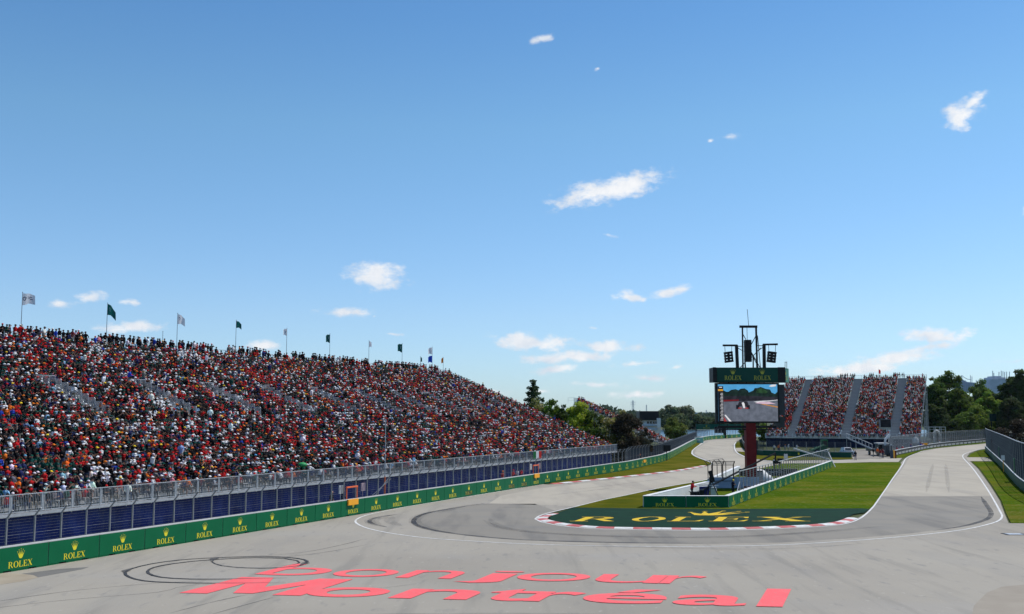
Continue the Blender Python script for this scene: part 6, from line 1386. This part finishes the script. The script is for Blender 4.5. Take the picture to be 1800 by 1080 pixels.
RT = [(1640,664,362,24,(0.070,0.124,0.021),'tree touching the right end of the right grandstand'),(1662,653,377,30,(0.093,0.155,0.024),'tallest tree just right of the right grandstand'),(1688,684,362,28,(0.109,0.171,0.026),'mid green tree right of the tallest one'),
 (1646,712,352,24,(0.046,0.078,0.018),'dark lower tree behind the white arch'),(1722,668,392,28,(0.109,0.186,0.030),'rounded tree between the two far buildings'),(1738,690,367,24,(0.186,0.279,0.033),'bright green tree in front of the rounded one'),(1718,712,354,24,(0.155,0.232,0.030),'bright green lower tree left of the dark hoarding'),
 (1772,662,374,26,(0.054,0.090,0.021),'dark tree below the spiky building'),(1798,650,367,26,(0.070,0.109,0.027),'tall tree at the right edge of the photo'),(1776,700,342,28,(0.046,0.070,0.021),'dark tree above the brown bush at the right edge'),(1700,725,347,30,(0.093,0.147,0.021),'low dark tree behind the far right fence'),(1690,700,382,30,(0.093,0.155,0.024),'tree filling the gap below the blue building'),(1755,690,384,28,(0.078,0.124,0.024),'tree below the stepped grey building'),(1822,690,342,30,(0.054,0.085,0.021),'tree cut by the right edge of the photo')]
for k, (x, y, Y, w, c, lab) in enumerate(RT): tree(x,y,Y,w,'poplar',c,lab,18000,.68,group='trees behind the right-hand fence')
tree(1668,738,345,28,'bush',(.03,.05,.012),'dark undergrowth behind the far right fence, left part',5000,.45,name='bush'); tree(1725,742,348,24,'bush',(.03,.05,.012),'dark undergrowth behind the far right fence, right part',5000,.45,name='bush')
tree(1788,738,205,26,'bush',(.06,.045,.03),'brownish bush above the tall mesh fence at right',9000,.36,name='bush',bloom=.05); tree(1762,752,215,20,'bush',(.045,.04,.026),'low brown bush at the far end of the mesh fence',5000,.36,name='bush')
# distant wooded shore
rg = np.random.default_rng(5); m = 26000; xs_ = rg.uniform(-900,1500,m); ys_ = rg.uniform(1250,1420,m); hmax = 12+5*np.sin(xs_*.02)+4*np.sin(xs_*.057+1)+3*np.sin(xs_*.13); zs_ = rg.uniform(0,1,m)**.7*hmax
mb = MB(); vs2 = []; 
n1 = rg.normal(0,1,(m,3)); n1 /= np.linalg.norm(n1,axis=1)[:,None]; t1 = np.cross(n1, rg.normal(0,1,(m,3))); t1 /= np.linalg.norm(t1,axis=1)[:,None]; t2 = np.cross(n1,t1); s_l = rg.uniform(1.5,3.5,m)[:,None]; P = np.stack([xs_,ys_,zs_],1); Q = np.stack([P-t1*s_l,P+t2*s_l,P+t1*s_l,P-t2*s_l],1).reshape(-1,3)
me = bpy.data.meshes.new('far_wood'); me.vertices.add(4*m); me.vertices.foreach_set('co', Q.reshape(-1).astype(np.float32)); me.loops.add(4*m); me.loops.foreach_set('vertex_index', np.arange(4*m,dtype=np.int32)); me.polygons.add(m); me.polygons.foreach_set('loop_start', np.arange(0,4*m,4,dtype=np.int32)); me.update(calc_edges=True)
cc = np.array([.06,.09,.05])[None,:]*rg.uniform(.7,1.3,m)[:,None]; at = me.attributes.new('col','FLOAT_COLOR','FACE'); at.data.foreach_set('color', np.concatenate([cc,np.ones((m,1))],1).reshape(-1).astype(np.float32)); me.materials.append(LEAF)
tag(tag(bpy.data.objects.new('far_wood', me), 'low belt of distant woodland along the horizon', 'woodland', kind='stuff'), None); COL.objects.link([o for o in bpy.data.objects if o.name == 'far_wood'][0])

# ================================================================ thin air between here and the horizon
mb = MB(); mb.box((400,1200,58),(5200,3400,122)); hz_ = mb.build('haze', material('tmp_haze',(1,1,1)))
hm = bpy.data.materials.new('haze_air'); hm.use_nodes = True; t = hm.node_tree; t.nodes.clear(); o_ = N(t,'ShaderNodeOutputMaterial'); v_ = N(t,'ShaderNodeVolumePrincipled'); v_.inputs['Color'].default_value = (.75,.86,1,1); v_.inputs['Density'].default_value = .00002; v_.inputs['Anisotropy'].default_value = .3
t.links.new(v_.outputs[0], o_.inputs['Volume']); hz_.data.materials.clear(); hz_.data.materials.append(hm); hz_['kind'] = 'stuff'
sc.cycles.volume_bounces = 0
